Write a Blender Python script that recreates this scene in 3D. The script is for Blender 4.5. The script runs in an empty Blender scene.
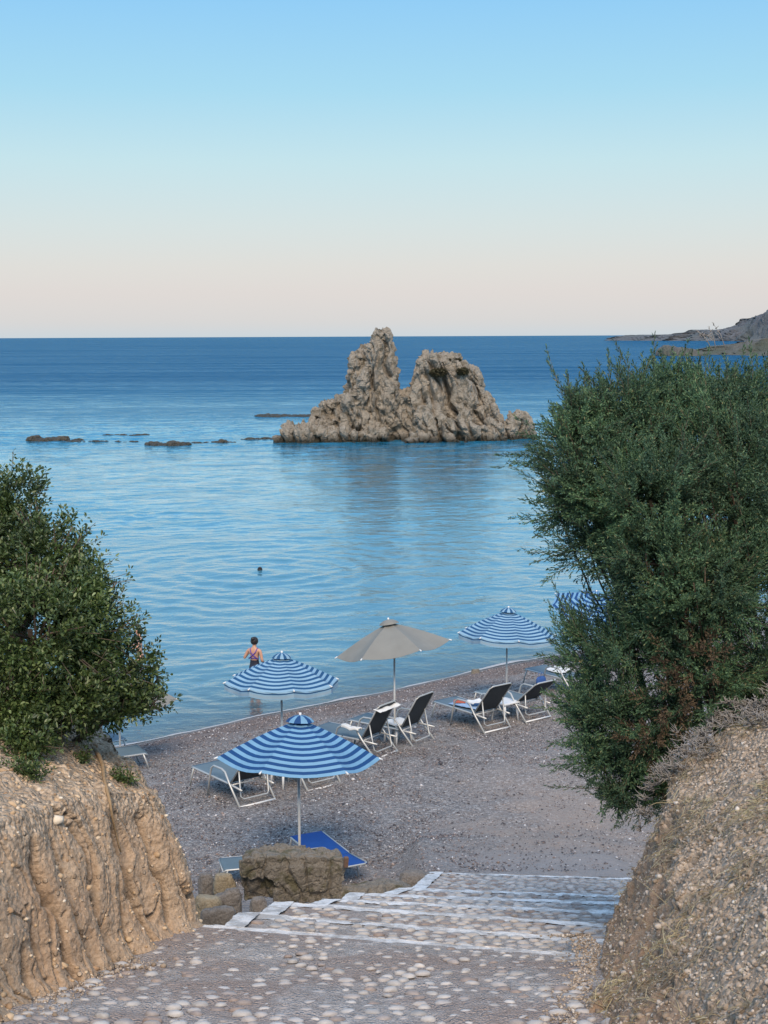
import bpy, bmesh, math, random
import numpy as np
from mathutils import Vector, Matrix

random.seed(7)
RNG = np.random.default_rng(11)
R = math.radians
scene = bpy.context.scene
COL = scene.collection

# ------------------------------------------------------------------ camera
HC, F = 8.7, 1420.0
PITCH, ROLL = math.atan(176 / F), R(-0.26)
CAMROT = Matrix.Rotation(math.pi / 2 - PITCH, 3, 'X') @ Matrix.Rotation(ROLL, 3, 'Z')
EYE = Vector((0, 0, HC))


def ray(px, py):
    return CAMROT @ Vector(((px - 384) / F, (512 - py) / F, -1.0))


def at(px, py, D):           # point at distance D along the optical axis
    return EYE + ray(px, py) * D


def on(px, py, z):           # point at height z
    d = ray(px, py)
    return EYE + d * ((z - HC) / d.z)


cam = bpy.data.cameras.new('camera')
cam.sensor_fit = 'HORIZONTAL'
cam.sensor_width = 36
cam.lens = 36 * F / 768
cam.clip_end = 90000
cam.clip_start = 0.05
camo = bpy.data.objects.new('camera', cam)
COL.objects.link(camo)
camo.matrix_world = Matrix.Translation(EYE) @ CAMROT.to_4x4()
scene.camera = camo

# ------------------------------------------------------------------ numpy noise


def _hash(ix, iy, iz, s):
    h = (ix.astype(np.int64) * 73856093) ^ (iy.astype(np.int64) * 19349663) ^ (iz.astype(np.int64) * 83492791) ^ (s * 2654435761)
    h = (h ^ (h >> 13)) * 1274126177
    h = h & 0x7fffffff
    h = (h ^ (h >> 16)) * 668265263 & 0x7fffffff
    return (h & 0xffff) / 65535.0


def noise3(p, s=0):          # value noise, -1..1
    f = np.floor(p)
    t = p - f
    t = t * t * t * (t * (t * 6 - 15) + 10)
    ix, iy, iz = f[:, 0], f[:, 1], f[:, 2]
    r = 0
    for dx in (0, 1):
        wx = t[:, 0] if dx else 1 - t[:, 0]
        for dy in (0, 1):
            wy = t[:, 1] if dy else 1 - t[:, 1]
            for dz in (0, 1):
                wz = t[:, 2] if dz else 1 - t[:, 2]
                r = r + wx * wy * wz * _hash(ix + dx, iy + dy, iz + dz, s)
    return r * 2 - 1


def fbm(p, o=4, s=0, g=0.5):
    r, a, q = 0, 1.0, np.array(p, float)
    tot = 0
    for k in range(o):
        r = r + a * noise3(q, s + k)
        tot += a
        a *= g
        q = q * 2.03 + 5.3
    return r / tot


def ridged(p, o=3, s=0):
    r, a, q, tot = 0, 1.0, np.array(p, float), 0
    for k in range(o):
        r = r + a * (1 - np.abs(noise3(q, s + k)))
        tot += a
        a *= .5
        q = q * 2.1 + 3.7
    return r / tot


def worley(p, s=0):          # F1, F2
    f = np.floor(p)
    d1 = np.full(len(p), 9.)
    d2 = np.full(len(p), 9.)
    for dx in (-1, 0, 1):
        for dy in (-1, 0, 1):
            for dz in (-1, 0, 1):
                c = f + (dx, dy, dz)
                q = np.stack([c[:, k] + _hash(c[:, 0], c[:, 1], c[:, 2], s + k * 7 + 1) for k in range(3)], 1)
                d = np.sqrt(((q - p) ** 2).sum(1))
                m = d < d1
                d2 = np.where(m, d1, np.minimum(d2, d))
                d1 = np.where(m, d, d1)
    return d1, d2


def smooth(a, b, x):
    t = np.clip((x - a) / (b - a), 0, 1)
    return t * t * (3 - 2 * t)

# ------------------------------------------------------------------ objects


def tag(o, label=None, cat=None, group=None, kind=None):
    if label:
        o['label'] = label
    if cat:
        o['category'] = cat
    if group:
        o['group'] = group
    if kind:
        o['kind'] = kind
    return o


def empty(name, loc, rz=0, label=None, cat=None, group=None):
    o = bpy.data.objects.new(name, None)
    COL.objects.link(o)
    o.location = loc
    o.rotation_euler = (0, 0, rz)
    o.empty_display_size = .2
    return tag(o, label, cat, group)


def link(name, me, mats=None, parent=None, smoothit=False):
    for m in (mats if isinstance(mats, (list, tuple)) else [mats]) if mats else []:
        me.materials.append(m)
    o = bpy.data.objects.new(name, me)
    COL.objects.link(o)
    if parent:
        o.parent = parent
    if smoothit and len(me.polygons):
        me.polygons.foreach_set('use_smooth', np.ones(len(me.polygons), bool))
    return o


def mesh_np(name, V, Fc, mi=None):
    """V (n,3), Fc (m,k) with constant k, or list of such arrays"""
    if not isinstance(Fc, list):
        Fc = [Fc]
    me = bpy.data.meshes.new(name)
    me.vertices.add(len(V))
    me.vertices.foreach_set('co', np.asarray(V, np.float32).ravel())
    nl = sum(a.size for a in Fc)
    npol = sum(len(a) for a in Fc)
    me.loops.add(nl)
    me.polygons.add(npol)
    me.loops.foreach_set('vertex_index', np.concatenate([a.ravel() for a in Fc]).astype(np.int32))
    tot = np.concatenate([np.full(len(a), a.shape[1]) for a in Fc])
    st = np.concatenate([[0], np.cumsum(tot)[:-1]])
    me.polygons.foreach_set('loop_start', st.astype(np.int32))
    if mi is not None:
        me.polygons.foreach_set('material_index', np.asarray(mi, np.int32))
    me.update(calc_edges=True)
    me.validate()
    return me


def grid_faces(nu, nv, off=0):
    i = np.arange(nu - 1)[:, None] * nv + np.arange(nv - 1)[None, :]
    i = i.ravel() + off
    return np.stack([i, i + nv, i + nv + 1, i + 1], 1)


class MB:
    """collects simple shapes into one mesh"""

    def __init__(s):
        s.v, s.f, s.m = [], [], []

    def add(s, vs, fs, mi=0):
        o = len(s.v)
        s.v += [tuple(v) for v in vs]
        s.f += [tuple(i + o for i in f) for f in fs]
        s.m += [mi] * len(fs)

    def tube(s, pts, r, n=8, mi=0, r2=None):
        pts = [Vector(p) for p in pts]
        rings = []
        up = None
        for i, p in enumerate(pts):
            a = pts[max(i - 1, 0)]
            b = pts[min(i + 1, len(pts) - 1)]
            t = (b - a).normalized()
            if up is None:
                up = t.orthogonal().normalized()
            up = (up - t * up.dot(t)).normalized()
            w = t.cross(up)
            rr = r if r2 is None else r + (r2 - r) * i / max(len(pts) - 1, 1)
            if not isinstance(rr, float):
                rr = float(rr)
            rings.append([p + (up * math.cos(2 * math.pi * k / n) + w * math.sin(2 * math.pi * k / n)) * rr for k in range(n)])
        vs = [v for ring in rings for v in ring]
        fs = []
        for i in range(len(rings) - 1):
            for k in range(n):
                fs.append((i * n + k, i * n + (k + 1) % n, (i + 1) * n + (k + 1) % n, (i + 1) * n + k))
        fs.append(tuple(range(n))[::-1])
        fs.append(tuple((len(rings) - 1) * n + k for k in range(n)))
        s.add(vs, fs, mi)
        return s

    def box(s, c, size, mi=0, M=None):
        vs = []
        for dx in (-.5, .5):
            for dy in (-.5, .5):
                for dz in (-.5, .5):
                    v = Vector((dx * size[0], dy * size[1], dz * size[2]))
                    if M:
                        v = M @ v
                    vs.append(v + Vector(c))
        s.add(vs, [(0, 1, 3, 2), (4, 6, 7, 5), (0, 4, 5, 1), (2, 3, 7, 6), (0, 2, 6, 4), (1, 5, 7, 3)], mi)
        return s

    def build(s, name, mats, parent=None, smoothit=True, bevel=0):
        me = bpy.data.meshes.new(name)
        me.from_pydata(s.v, [], s.f)
        me.polygons.foreach_set('material_index', np.array(s.m, np.int32))
        me.update()
        bm = bmesh.new()
        bm.from_mesh(me)
        bmesh.ops.recalc_face_normals(bm, faces=bm.faces)
        if bevel:
            bmesh.ops.bevel(bm, geom=bm.edges[:], offset=bevel, segments=2, affect='EDGES', profile=.6)
        bm.to_mesh(me)
        bm.free()
        return link(name, me, mats, parent, smoothit)


def copy_tree(o, parent=None):
    c = o.copy()
    COL.objects.link(c)
    c.parent = parent
    for ch in o.children:
        copy_tree(ch, c)
    return c

# ------------------------------------------------------------------ materials


class NT:
    def __init__(s, name):
        s.m = bpy.data.materials.new(name)
        s.m.use_nodes = True
        s.t = s.m.node_tree
        s.t.nodes.clear()
        s.out = s.n('ShaderNodeOutputMaterial')

    def n(s, ty, ins=None, **kw):
        nd = s.t.nodes.new(ty)
        for k, v in kw.items():
            setattr(nd, k, v)
        for k, v in (ins or {}).items():
            sock = nd.inputs[k]
            if hasattr(v, 'is_output') or isinstance(v, bpy.types.NodeSocket):
                s.t.links.new(v, sock)
            else:
                sock.default_value = v
        return nd

    def ramp(s, fac, stops, interp='LINEAR'):
        r = s.n('ShaderNodeValToRGB', {'Fac': fac})
        r.color_ramp.interpolation = interp
        e = r.color_ramp.elements
        while len(e) < len(stops):
            e.new(0.5)
        for k, (p, c) in enumerate(stops):
            e[k].position = p
            e[k].color = (c[0], c[1], c[2], 1) if hasattr(c, '__len__') else (c, c, c, 1)
        return r.outputs[0]

    def mix(s, f, a, b, blend='MIX'):
        nd = s.t.nodes.new('ShaderNodeMix')
        nd.data_type = 'RGBA'
        nd.blend_type = blend
        for sock, v in ((nd.inputs[0], f), (nd.inputs[6], a), (nd.inputs[7], b)):
            if isinstance(v, bpy.types.NodeSocket):
                s.t.links.new(v, sock)
            elif hasattr(v, '__len__'):
                sock.default_value = (v[0], v[1], v[2], 1)
            else:
                sock.default_value = v
        return nd.outputs[2]

    def math(s, op, a, b=0.0, c=0.0, clamp=False):
        nd = s.t.nodes.new('ShaderNodeMath')
        nd.operation = op
        nd.use_clamp = clamp
        for k, v in enumerate((a, b, c)):
            if isinstance(v, bpy.types.NodeSocket):
                s.t.links.new(v, nd.inputs[k])
            else:
                nd.inputs[k].default_value = v
        return nd.outputs[0]

    def noise(s, vec, scale, detail=4, rough=.55, dist=0.0):
        return s.n('ShaderNodeTexNoise', {'Vector': vec, 'Scale': scale, 'Detail': detail, 'Roughness': rough, 'Distortion': dist}).outputs[0]

    def voro(s, vec, scale, feature='F1', out=0):
        return s.n('ShaderNodeTexVoronoi', {'Vector': vec, 'Scale': scale}, feature=feature).outputs[out]

    def mapping(s, vec, scale=(1, 1, 1), rot=(0, 0, 0), loc=(0, 0, 0)):
        return s.n('ShaderNodeMapping', {'Vector': vec, 'Scale': scale, 'Rotation': rot, 'Location': loc}).outputs[0]

    def pos(s):
        return s.n('ShaderNodeNewGeometry').outputs['Position']

    def obj(s):
        return s.n('ShaderNodeTexCoord').outputs['Object']

    def bump(s, h, dist, strength=1.0, normal=None):
        ins = {'Height': h, 'Distance': dist, 'Strength': strength}
        if normal:
            ins['Normal'] = normal
        return s.n('ShaderNodeBump', ins).outputs[0]

    def bsdf(s, color, rough=.8, normal=None, **kw):
        ins = {'Base Color': color if isinstance(color, bpy.types.NodeSocket) else (*color, 1), 'Roughness': rough}
        if normal:
            ins['Normal'] = normal
        for k, v in kw.items():
            ins[k.replace('_', ' ')] = v
        b = s.n('ShaderNodeBsdfPrincipled', ins)
        s.t.links.new(b.outputs[0], s.out.inputs[0])
        return b


def simple(name, c, rough=.5, metal=0.0, bump=0.0, var=.1, scale=30):
    t = NT(name)
    p = t.obj()
    nz = t.noise(p, scale, 4)
    col = t.mix(t.math('MULTIPLY', nz, 1.0), tuple(x * (1 - var) for x in c), tuple(min(x * (1 + var), 1) for x in c))
    nm = t.bump(nz, bump) if bump else None
    t.bsdf(col, rough, nm, Metallic=metal)
    return t.m


def rock_mat(name, dark, mid, light, sc=1.0, bump=.05, moss=None, wet=None, streak=False):
    t = NT(name)
    p = t.pos()
    n1 = t.noise(p, .6 * sc, 6, .6)
    q = t.mapping(p, (1, 1, .35), (0, R(18), 0)) if streak else p
    n2 = t.noise(q, 3.0 * sc, 8, .7, .3)
    v = t.voro(p, 2.2 * sc, 'DISTANCE_TO_EDGE')
    c = t.ramp(n2, [(.3, dark), (.5, mid), (.72, light)])
    c = t.mix(t.ramp(n1, [(.4, 0.0), (.65, .55)]), c, tuple(x * .7 for x in mid))
    n3 = t.noise(p, 14 * sc, 5, .7)
    c = t.mix(.45, c, t.ramp(n3, [(.3, tuple(x * .4 for x in mid)), (.7, tuple(min(1, x * 1.7) for x in mid))]), 'MIX')
    if moss:
        c = t.mix(t.ramp(t.noise(p, 1.7 * sc, 5), [(.52, 0.0), (.62, .8)]), c, moss)
    rg = .9
    if wet is not None:
        z = t.n('ShaderNodeSeparateXYZ', {'Vector': p}).outputs[2]
        z = t.math('ADD', z, t.math('MULTIPLY', t.math('SUBTRACT', n1, .5), .9))
        w = t.n('ShaderNodeMapRange', {'Value': z, 'From Min': wet, 'From Max': wet + .5, 'To Min': 1.0, 'To Max': 0.0}).outputs[0]
        c = t.mix(w, c, (.035, .03, .018))
        rg = t.math('SUBTRACT', .9, t.math('MULTIPLY', w, .45))
    h = t.math('ADD', t.math('MULTIPLY', n2, .8), t.math('MULTIPLY', n3, .35))
    h = t.math('ADD', h, t.math('MULTIPLY', t.math('MINIMUM', v, .12), 1.5))
    t.bsdf(c, rg, t.bump(h, bump))
    return t.m


M = {}
M['alu'] = simple('brushed_aluminium', (.47, .49, .49), .4, .35, 0, .05)
M['white_plastic'] = simple('white_plastic', (.7, .72, .73), .45)
M['black_plastic'] = simple('black_plastic', (.03, .03, .035), .5)
M['concrete'] = simple('umbrella_base_stone', (.35, .34, .33), .9, 0, .01, .2)
M['sand_pole'] = simple('painted_pole', (.62, .62, .6), .4, .2)
M['bark'] = simple('bark', (.11, .08, .06), .95, 0, .02, .5, 14)
M['root'] = simple('dry_root', (.30, .21, .12), .95, 0, .01, .4, 30)
M['deadwood'] = simple('dead_twig', (.25, .235, .22), .9, 0, .004, .4, 40)
M['skin'] = simple('tanned_skin', (.50, .27, .18), .55, 0, 0, .08, 20)
M['hair'] = simple('dark_hair', (.018, .013, .012), .5, 0, 0, .3, 80)
M['swim_black'] = simple('black_swimsuit', (.015, .015, .03), .5)
M['swim_purple'] = simple('purple_strap', (.10, .045, .30), .5)
M['towel_white'] = simple('white_towel', (.72, .74, .74), .95, 0, .01, .1, 60)
M['towel_blue'] = simple('pale_blue_towel', (.28, .42, .62), .95, 0, .01, .25, 30)
M['red_cloth'] = simple('red_cloth', (.42, .10, .06), .9)
M['blue_cloth'] = simple('deep_blue_cloth', (.03, .09, .28), .9)
M['brick'] = simple('weathered_brick', (.14, .085, .06), .95, 0, .01, .3, 40)


def fabric(name, c, weave=220, rough=.7):
    t = NT(name)
    p = t.obj()
    w = t.noise(p, weave, 2)
    big = t.noise(p, 3.0, 4)
    col = t.mix(big, tuple(x * .8 for x in c), tuple(min(1, x * 1.15) for x in c))
    b = t.bsdf(col, rough, t.bump(w, .002))
    tr = t.n('ShaderNodeBsdfTranslucent', {'Color': col})
    ms = t.n('ShaderNodeMixShader', {0: .25, 1: b.outputs[0], 2: tr.outputs[0]})
    t.t.links.new(ms.outputs[0], t.out.inputs[0])
    return t.m


M['blue'] = fabric('blue_canvas', (.008, .075, .25))
M['pale'] = fabric('pale_blue_canvas', (.22, .45, .66))
M['blue2'] = fabric('faded_blue_canvas', (.015, .10, .25))
M['pale2'] = fabric('faded_pale_canvas', (.30, .50, .66))
M['taupe'] = fabric('taupe_canvas', (.29, .29, .265))
M['valance'] = fabric('faded_valance', (.35, .50, .62))
M['sling'] = fabric('skylit_sling_fabric', (.16, .24, .30), 300)  # pale blue of the reflected sky put into the seat colour
M['sling_back'] = fabric('shaded_sling_fabric', (.045, .055, .065), 300)  # same sling, shade of the side seen from behind put into the colour
M['blue_sling'] = fabric('bright_blue_sling', (.008, .095, .42), 300)

# ------------------------------------------------------------------ terrain functions
SH = [(-60, 12), (-30, 18), (-12, 25.5)] + [tuple(on(x, y, 0)[:2]) for x, y in
     ((132, 745), (190, 732), (255, 717), (320, 705), (390, 691), (450, 677), (500, 666), (570, 653))] + [(9.5, 41.5), (16, 45), (30, 50), (60, 58), (120, 70)]
SHX = np.array([p[0] for p in SH])
SHY = np.array([p[1] for p in SH])


def shore_s(X, Y):
    k = 0.78 + 0 * X
    return (np.interp(X, SHX, SHY) - Y) * k


# nosing lines of the steps: left pixel, right pixel, axis distance at the centre
NOS = [((208, 926), (600, 957), 9.4), ((243, 914), (603, 941), 10.5), ((278, 903), (605, 925), 11.7),
       ((328, 900), (608, 912), 12.9), ((352, 894), (612, 903), 14.1), ((402, 889), (616, 896), 15.2), ((432, 873), (625, 879), 17.4)]
NL = []
for (l, r, D) in NOS:
    cx, cy = (l[0] + r[0]) / 2 + 60, (l[1] + r[1]) / 2 + 60 * (r[1] - l[1]) / (r[0] - l[0])
    z = at(cx, cy, D).z
    NL.append((on(l[0], l[1], z), on(r[0], r[1], z), z))
P0 = [(-12, 7.2 + 1.0), (-4, 7.2 + .6), (0, 7.2), (6.54, 5.38), (9.1, NL[0][2] + .02)] + [((a.y + b.y) / 2, z - .1) for a, b, z in NL[1:]] + [(19.5, 1.75), (22, .9), (26, 0.0), (200, -2)]
PY = np.array([p[0] for p in P0])
PZ = np.array([p[1] for p in P0])


def path_z(Y):
    return np.interp(Y, PY, PZ)


def smax(a, b, k):
    h = np.clip(.5 + .5 * (a - b) / k, 0, 1)
    return b * (1 - h) + a * h + k * h * (1 - h)


def ground_z(X, Y):
    X = np.asarray(X, float)
    Y = np.asarray(Y, float)
    s = shore_s(X, Y)
    bz = np.where(s > 0, 1.55 * (1 - np.exp(-np.maximum(s, 0) / 6)), .13 * s)
    bz = np.maximum(bz, -4)
    # berm and little undulations
    p = np.stack([X * .45, Y * .45, 0 * X], 1)
    bz = bz + np.where(s > .3, .07 * fbm(p, 3, 5) * smooth(.3, 3, s), 0)
    pz = path_z(Y) - .14
    # left of the steps the ground is lower
    lx = np.interp(Y, [a.y for a, b, z in NL], [a.x for a, b, z in NL])
    low = smooth(0.05, .5, lx - X) * smooth(9.6, 11.5, Y)
    pz = pz - .42 * low
    low2 = smooth(2.6, 5, -X) * smooth(10, 12, Y)
    pz = pz - 1.6 * low2
    pz = pz - .25 * smooth(2.9, 3.6, X) * smooth(10, 11.5, Y)
    side = smooth(3, 9, np.abs(X)) * smooth(11, 6, Y)
    pz = pz - 1.2 * side
    z = smax(bz, pz, .25)
    return z


def gz(x, y):
    return float(ground_z(np.array([x]), np.array([y]))[0])


# ground mesh
def axis(a, b, n, f0, f1, m):   # fine between f0..f1
    l = f0 - np.geomspace(1, 1 + (f0 - a), n)[::-1] + 1 if a < f0 else np.array([])
    r = f1 + np.geomspace(1, 1 + (b - f1), n) - 1
    return np.concatenate([l[:-1], np.linspace(f0, f1, m), r[1:]])


gx = axis(-80, 120, 40, -8, 9, 230)
gy = axis(-30, 75, 25, 6, 42, 400)
GX, GY = np.meshgrid(gx, gy, indexing='ij')
gzv = ground_z(GX.ravel(), GY.ravel())
fine = fbm(np.stack([GX.ravel() * 2.5, GY.ravel() * 2.5, 0 * GX.ravel()], 1), 4, 9)
dm1, _ = worley(np.stack([GX.ravel() * 2.3, GY.ravel() * 2.3, 0 * GX.ravel() + .5], 1), 44)
gzv = gzv - .035 * smooth(.42, .12, dm1) * smooth(1.0, 3, shore_s(GX.ravel(), GY.ravel())) * (GY.ravel() > 17)
gzv = gzv + fine * .03 * smooth(.2, 1.5, shore_s(GX.ravel(), GY.ravel()))
me = mesh_np('beach', np.stack([GX.ravel(), GY.ravel(), gzv], 1), grid_faces(len(gx), len(gy)))
# attribute: distance from the shoreline, for the wet belt
a = me.attributes.new('shore', 'FLOAT', 'POINT')
a.data.foreach_set('value', shore_s(GX.ravel(), GY.ravel()).astype(np.float32))
t = NT('shingle')
p = t.pos()
v1c = t.n('ShaderNodeTexVoronoi', {'Vector': p, 'Scale': 26.0})
v2c = t.n('ShaderNodeTexVoronoi', {'Vector': p, 'Scale': 58.0})
r1 = t.n('ShaderNodeSeparateColor', {'Color': v1c.outputs[1]})
r2 = t.n('ShaderNodeSeparateColor', {'Color': v2c.outputs[1]})
stops = [(0, (.08, .077, .082)), (.3, (.165, .158, .162)), (.55, (.24, .228, .225)), (.75, (.30, .265, .24)), (.9, (.39, .38, .38)), (1, (.60, .60, .60))]
c1 = t.ramp(r1.outputs[0], stops)
c2 = t.ramp(r2.outputs[1], stops)
big = t.noise(p, .8, 5, .6)
col = t.mix(t.ramp(big, [(.4, .35), (.6, .65)]), c1, c2)
sand = t.mix(t.noise(p, 60, 3), (.20, .16, .135), (.36, .295, .25))
# the trodden strip from the steps down to the loungers is sandy
sep = t.n('ShaderNodeSeparateXYZ', {'Vector': p})
dx = t.math('SUBTRACT', sep.outputs[0], t.math('MULTIPLY_ADD', sep.outputs[1], .06, 1.6))
dx = t.math('ABSOLUTE', t.math('ADD', dx, t.math('MULTIPLY', t.math('SUBTRACT', big, .5), 4.0)))
strip = t.n('ShaderNodeMapRange', {'Value': dx, 'From Min': .6, 'From Max': 2.2, 'To Min': 1.0, 'To Max': 0.0}).outputs[0]
near = t.n('ShaderNodeMapRange', {'Value': sep.outputs[1], 'From Min': 21.0, 'From Max': 25.0, 'To Min': 1.0, 'To Max': .15}).outputs[0]
patch = t.math('MULTIPLY', t.math('MULTIPLY', strip, near), .8)
col = t.mix(patch, col, sand)
nearest = t.n('ShaderNodeMapRange', {'Value': sep.outputs[1], 'From Min': 18.2, 'From Max': 19.4, 'To Min': .75, 'To Max': 0.0}).outputs[0]
col = t.mix(nearest, col, t.mix(t.noise(p, 9, 6, .7), (.17, .16, .16), (.36, .34, .335)))
att = t.n('ShaderNodeAttribute', attribute_name='shore').outputs['Fac']
sh2 = t.math('ADD', att, t.math('MULTIPLY', t.math('SUBTRACT', t.noise(p, 1.3, 5, .65), .5), 2.4))
weed = t.ramp(t.math('DIVIDE', sh2, 5.0), [(.0, .45), (.12, .9), (.38, .6), (.62, 0)])
rc = t.ramp(r2.outputs[2], [(0, (.05, .028, .02)), (.5, (.14, .085, .065)), (.85, (.22, .15, .12)), (1, (.36, .30, .28))])
col = t.mix(weed, col, rc)
wet = t.ramp(t.math('DIVIDE', t.math('ADD', att, t.math('MULTIPLY', t.noise(p, .9, 3), .5)), 2.0), [(.0, 1.0), (.3, .8), (.55, 0)])
col = t.mix(t.math('MULTIPLY', wet, .45), col, (.05, .04, .04))
vd1 = t.voro(p, 26, 'F1')
vd2 = t.voro(p, 58, 'F1')
h = t.math('SUBTRACT', t.math('MULTIPLY', t.noise(p, 5, 4), .8), t.math('ADD', t.math('MULTIPLY', vd1, .9), t.math('MULTIPLY', vd2, .5)))
bs = t.math('SUBTRACT', 1.0, t.math('MULTIPLY', patch, .6))
rg = t.math('SUBTRACT', .85, t.math('MULTIPLY', wet, .45))
nb = t.n('ShaderNodeBump', {'Height': h, 'Distance': .035, 'Strength': bs}).outputs[0]
t.bsdf(col, rg, nb)
tag(link('beach', me, t.m, None, True), 'grey violet shingle beach with darker wet weed along the waterline', None, None, 'structure')

# loose pebbles and stones lying on the shingle (stuff)
def ico(sub):
    bm = bmesh.new()
    bmesh.ops.create_icosphere(bm, subdivisions=sub, radius=1)
    V = np.array([v.co[:] for v in bm.verts])
    Fc = np.array([[v.index for v in f.verts] for f in bm.faces])
    bm.free()
    return V, Fc


OCT_V = np.array([(1, 0, 0), (-1, 0, 0), (0, 1, 0), (0, -1, 0), (0, 0, 1), (0, 0, -1)], float)
OCT_F = np.array([(0, 2, 4), (2, 1, 4), (1, 3, 4), (3, 0, 4), (2, 0, 5), (1, 2, 5), (3, 1, 5), (0, 3, 5)])


def scatter(name, pts, size, unitV, unitF, mats, flat=(.45, .8), lump=.0, nrm=None):
    n = len(pts)
    k = len(unitV)
    ang = RNG.uniform(0, 2 * np.pi, n)
    sx = size * RNG.uniform(.8, 1.3, n)
    sy = size * RNG.uniform(.55, 1.0, n)
    sz = size * RNG.uniform(flat[0], flat[1], n)
    L = unitV[None] * np.stack([sx, sy, sz], 1)[:, None, :]
    if lump:
        L = L * (1 + lump * RNG.uniform(-1, 1, (n, k, 1)))
    ca, sa = np.cos(ang)[:, None], np.sin(ang)[:, None]
    tilt = RNG.normal(0, .25, (n, 1))
    X = L[:, :, 0]
    Z = L[:, :, 2]
    X, Z = X * np.cos(tilt) - Z * np.sin(tilt), X * np.sin(tilt) + Z * np.cos(tilt)
    Y = L[:, :, 1]
    V = np.stack([X * ca - Y * sa, X * sa + Y * ca, Z], 2) + pts[:, None, :]
    Fc = (unitF[None] + (np.arange(n) * k)[:, None, None]).reshape(-1, unitF.shape[1])
    return mesh_np(name, V.reshape(-1, 3), Fc)


def stone_mat(name, stops, rough=.75, sc=30):
    t = NT(name)
    g = t.n('ShaderNodeNewGeometry')
    c = t.ramp(g.outputs['Random Per Island'], stops)
    nz = t.noise(g.outputs['Position'], sc, 4)
    c = t.mix(.6, c, t.mix(nz, (.15, .14, .14), (.85, .84, .82)), 'SOFT_LIGHT')
    t.bsdf(c, rough, t.bump(nz, .006))
    return t.m


M['pebble'] = stone_mat('beach_pebble', [(0, (.05, .046, .054)), (.35, (.14, .128, .138)), (.6, (.24, .215, .22)), (.8, (.28, .21, .18)), (.92, (.42, .41, .43)), (1, (.68, .68, .70))])
n = 90000
xx = RNG.uniform(-7, 9, n * 2)
yy = 17.8 + (RNG.uniform(0, 1, n * 2) ** 1.15) * 21
ss = shore_s(xx, yy)
u_ = np.abs(xx - 1.6 - .06 * yy) + 2 * fbm(np.stack([xx, yy, 0 * xx], 1) * .4, 3, 3)
keep = (ss > .5) & ((u_ > 1.4) | (RNG.uniform(0, 1, n * 2) < .3) | (yy > 24)) & (np.abs(xx) < yy * .28 + 1.0)
xx, yy = xx[keep][:n], yy[keep][:n]
sz = RNG.lognormal(math.log(.0115), .38, len(xx))
pts = np.stack([xx, yy, ground_z(xx, yy) + sz * .3], 1)
o = link('pebbles', scatter('pebbles', pts, sz, OCT_V, OCT_F, None, (.4, .75)), M['pebble'], None, True)
tag(o, 'loose grey and violet pebbles strewn over the beach', 'pebbles', None, 'stuff')

# ------------------------------------------------------------------ sea
r_a = np.geomspace(26, 175, 1150)
nr = np.concatenate([[0, 8, 16], r_a, np.geomspace(180, 30000, 70)])
th = np.concatenate([np.radians(np.linspace(-180, -24, 30))[:-1], np.radians(np.linspace(-24, 24, 520)), np.radians(np.linspace(24, 180, 30))[1:]])
RR, TT = np.meshgrid(nr, th, indexing='ij')
RR, TT = RR.ravel(), TT.ravel()
WX, WY = RR * np.sin(TT), RR * np.cos(TT)
swp = on(260, 571, 0)
ldp = at(255, 690, 35.4)
WZ = np.zeros(len(RR))
m_ = (RR > 20) & (RR < 176) & (np.abs(TT) < R(24.5))
x_, y_, r_ = WX[m_], WY[m_], RR[m_]


def wave(L, ex, rot, seed, o=2):
    c_, s_ = math.cos(rot), math.sin(rot)
    u_, v_ = (x_ * c_ - y_ * s_) / (L * ex), (x_ * s_ + y_ * c_) / L
    wx = .35 * noise3(np.stack([u_ * .45, v_ * .45, 0 * u_ + 3], 1), seed + 50)
    return fbm(np.stack([u_, v_ + wx, 0 * u_ + .5], 1), o, seed, .45)


gust = .75 + .55 * fbm(np.stack([x_ * .05, y_ * .09, 0 * x_], 1), 3, 400)
hz_w = .075 * wave(1.25, 1.8, R(-12), 201, 3) + .040 * wave(.55, 1.6, R(-28), 211) + .013 * wave(.24, 1.4, R(8), 221)
hz_w = hz_w + smooth(45, 120, r_) * .085 * wave(2.9, 1.8, R(-8), 231)
hz_w = hz_w * gust
for cx_, cy_, wl_, dec_, am_ in ((swp.x, swp.y, 1.25, 9.0, .042), (ldp.x, ldp.y, .8, 5.0, .024), (swp.x - 5, swp.y - 3, 1.3, 5.0, .008)):
    dd_ = np.hypot(x_ - cx_, y_ - cy_) + .5 * fbm(np.stack([x_ * .4, y_ * .4, 0 * x_], 1), 2, 333)
    hz_w = hz_w + am_ * np.sin(dd_ * 2 * np.pi / wl_) * np.exp(-dd_ / dec_) * (.5 + .5 * fbm(np.stack([x_ * .3, y_ * .3, 0 * x_], 1), 2, 335))
s_in = -shore_s(x_, y_)
hz_w = hz_w * smooth(-.5, 2.5, s_in) * smooth(175, 140, r_) * smooth(R(24), R(22), np.abs(TT[m_]))
WZ[m_] = hz_w
me = mesh_np('sea', np.stack([WX, WY, WZ], 1), grid_faces(len(nr), len(th))[:, ::-1].copy())
t = NT('sea_water')
p = t.pos()
sep = t.n('ShaderNodeSeparateXYZ', {'Vector': p})
X, Y = sep.outputs[0], sep.outputs[1]
sw = on(260, 571, 0)
lady = at(255, 690, 35.8)


def ring(cx, cy, wl, decay):
    v = t.n('ShaderNodeVectorMath', {0: p, 1: (cx, cy, 0)}, operation='DISTANCE').outputs['Value']
    v2 = t.math('ADD', v, t.math('MULTIPLY', t.noise(p, .45, 3), 2.6))
    return t.math('MULTIPLY', t.math('SINE', t.math('MULTIPLY', v2, 2 * math.pi / wl)), t.math('EXPONENT', t.math('MULTIPLY', v, -1 / decay)))


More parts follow.
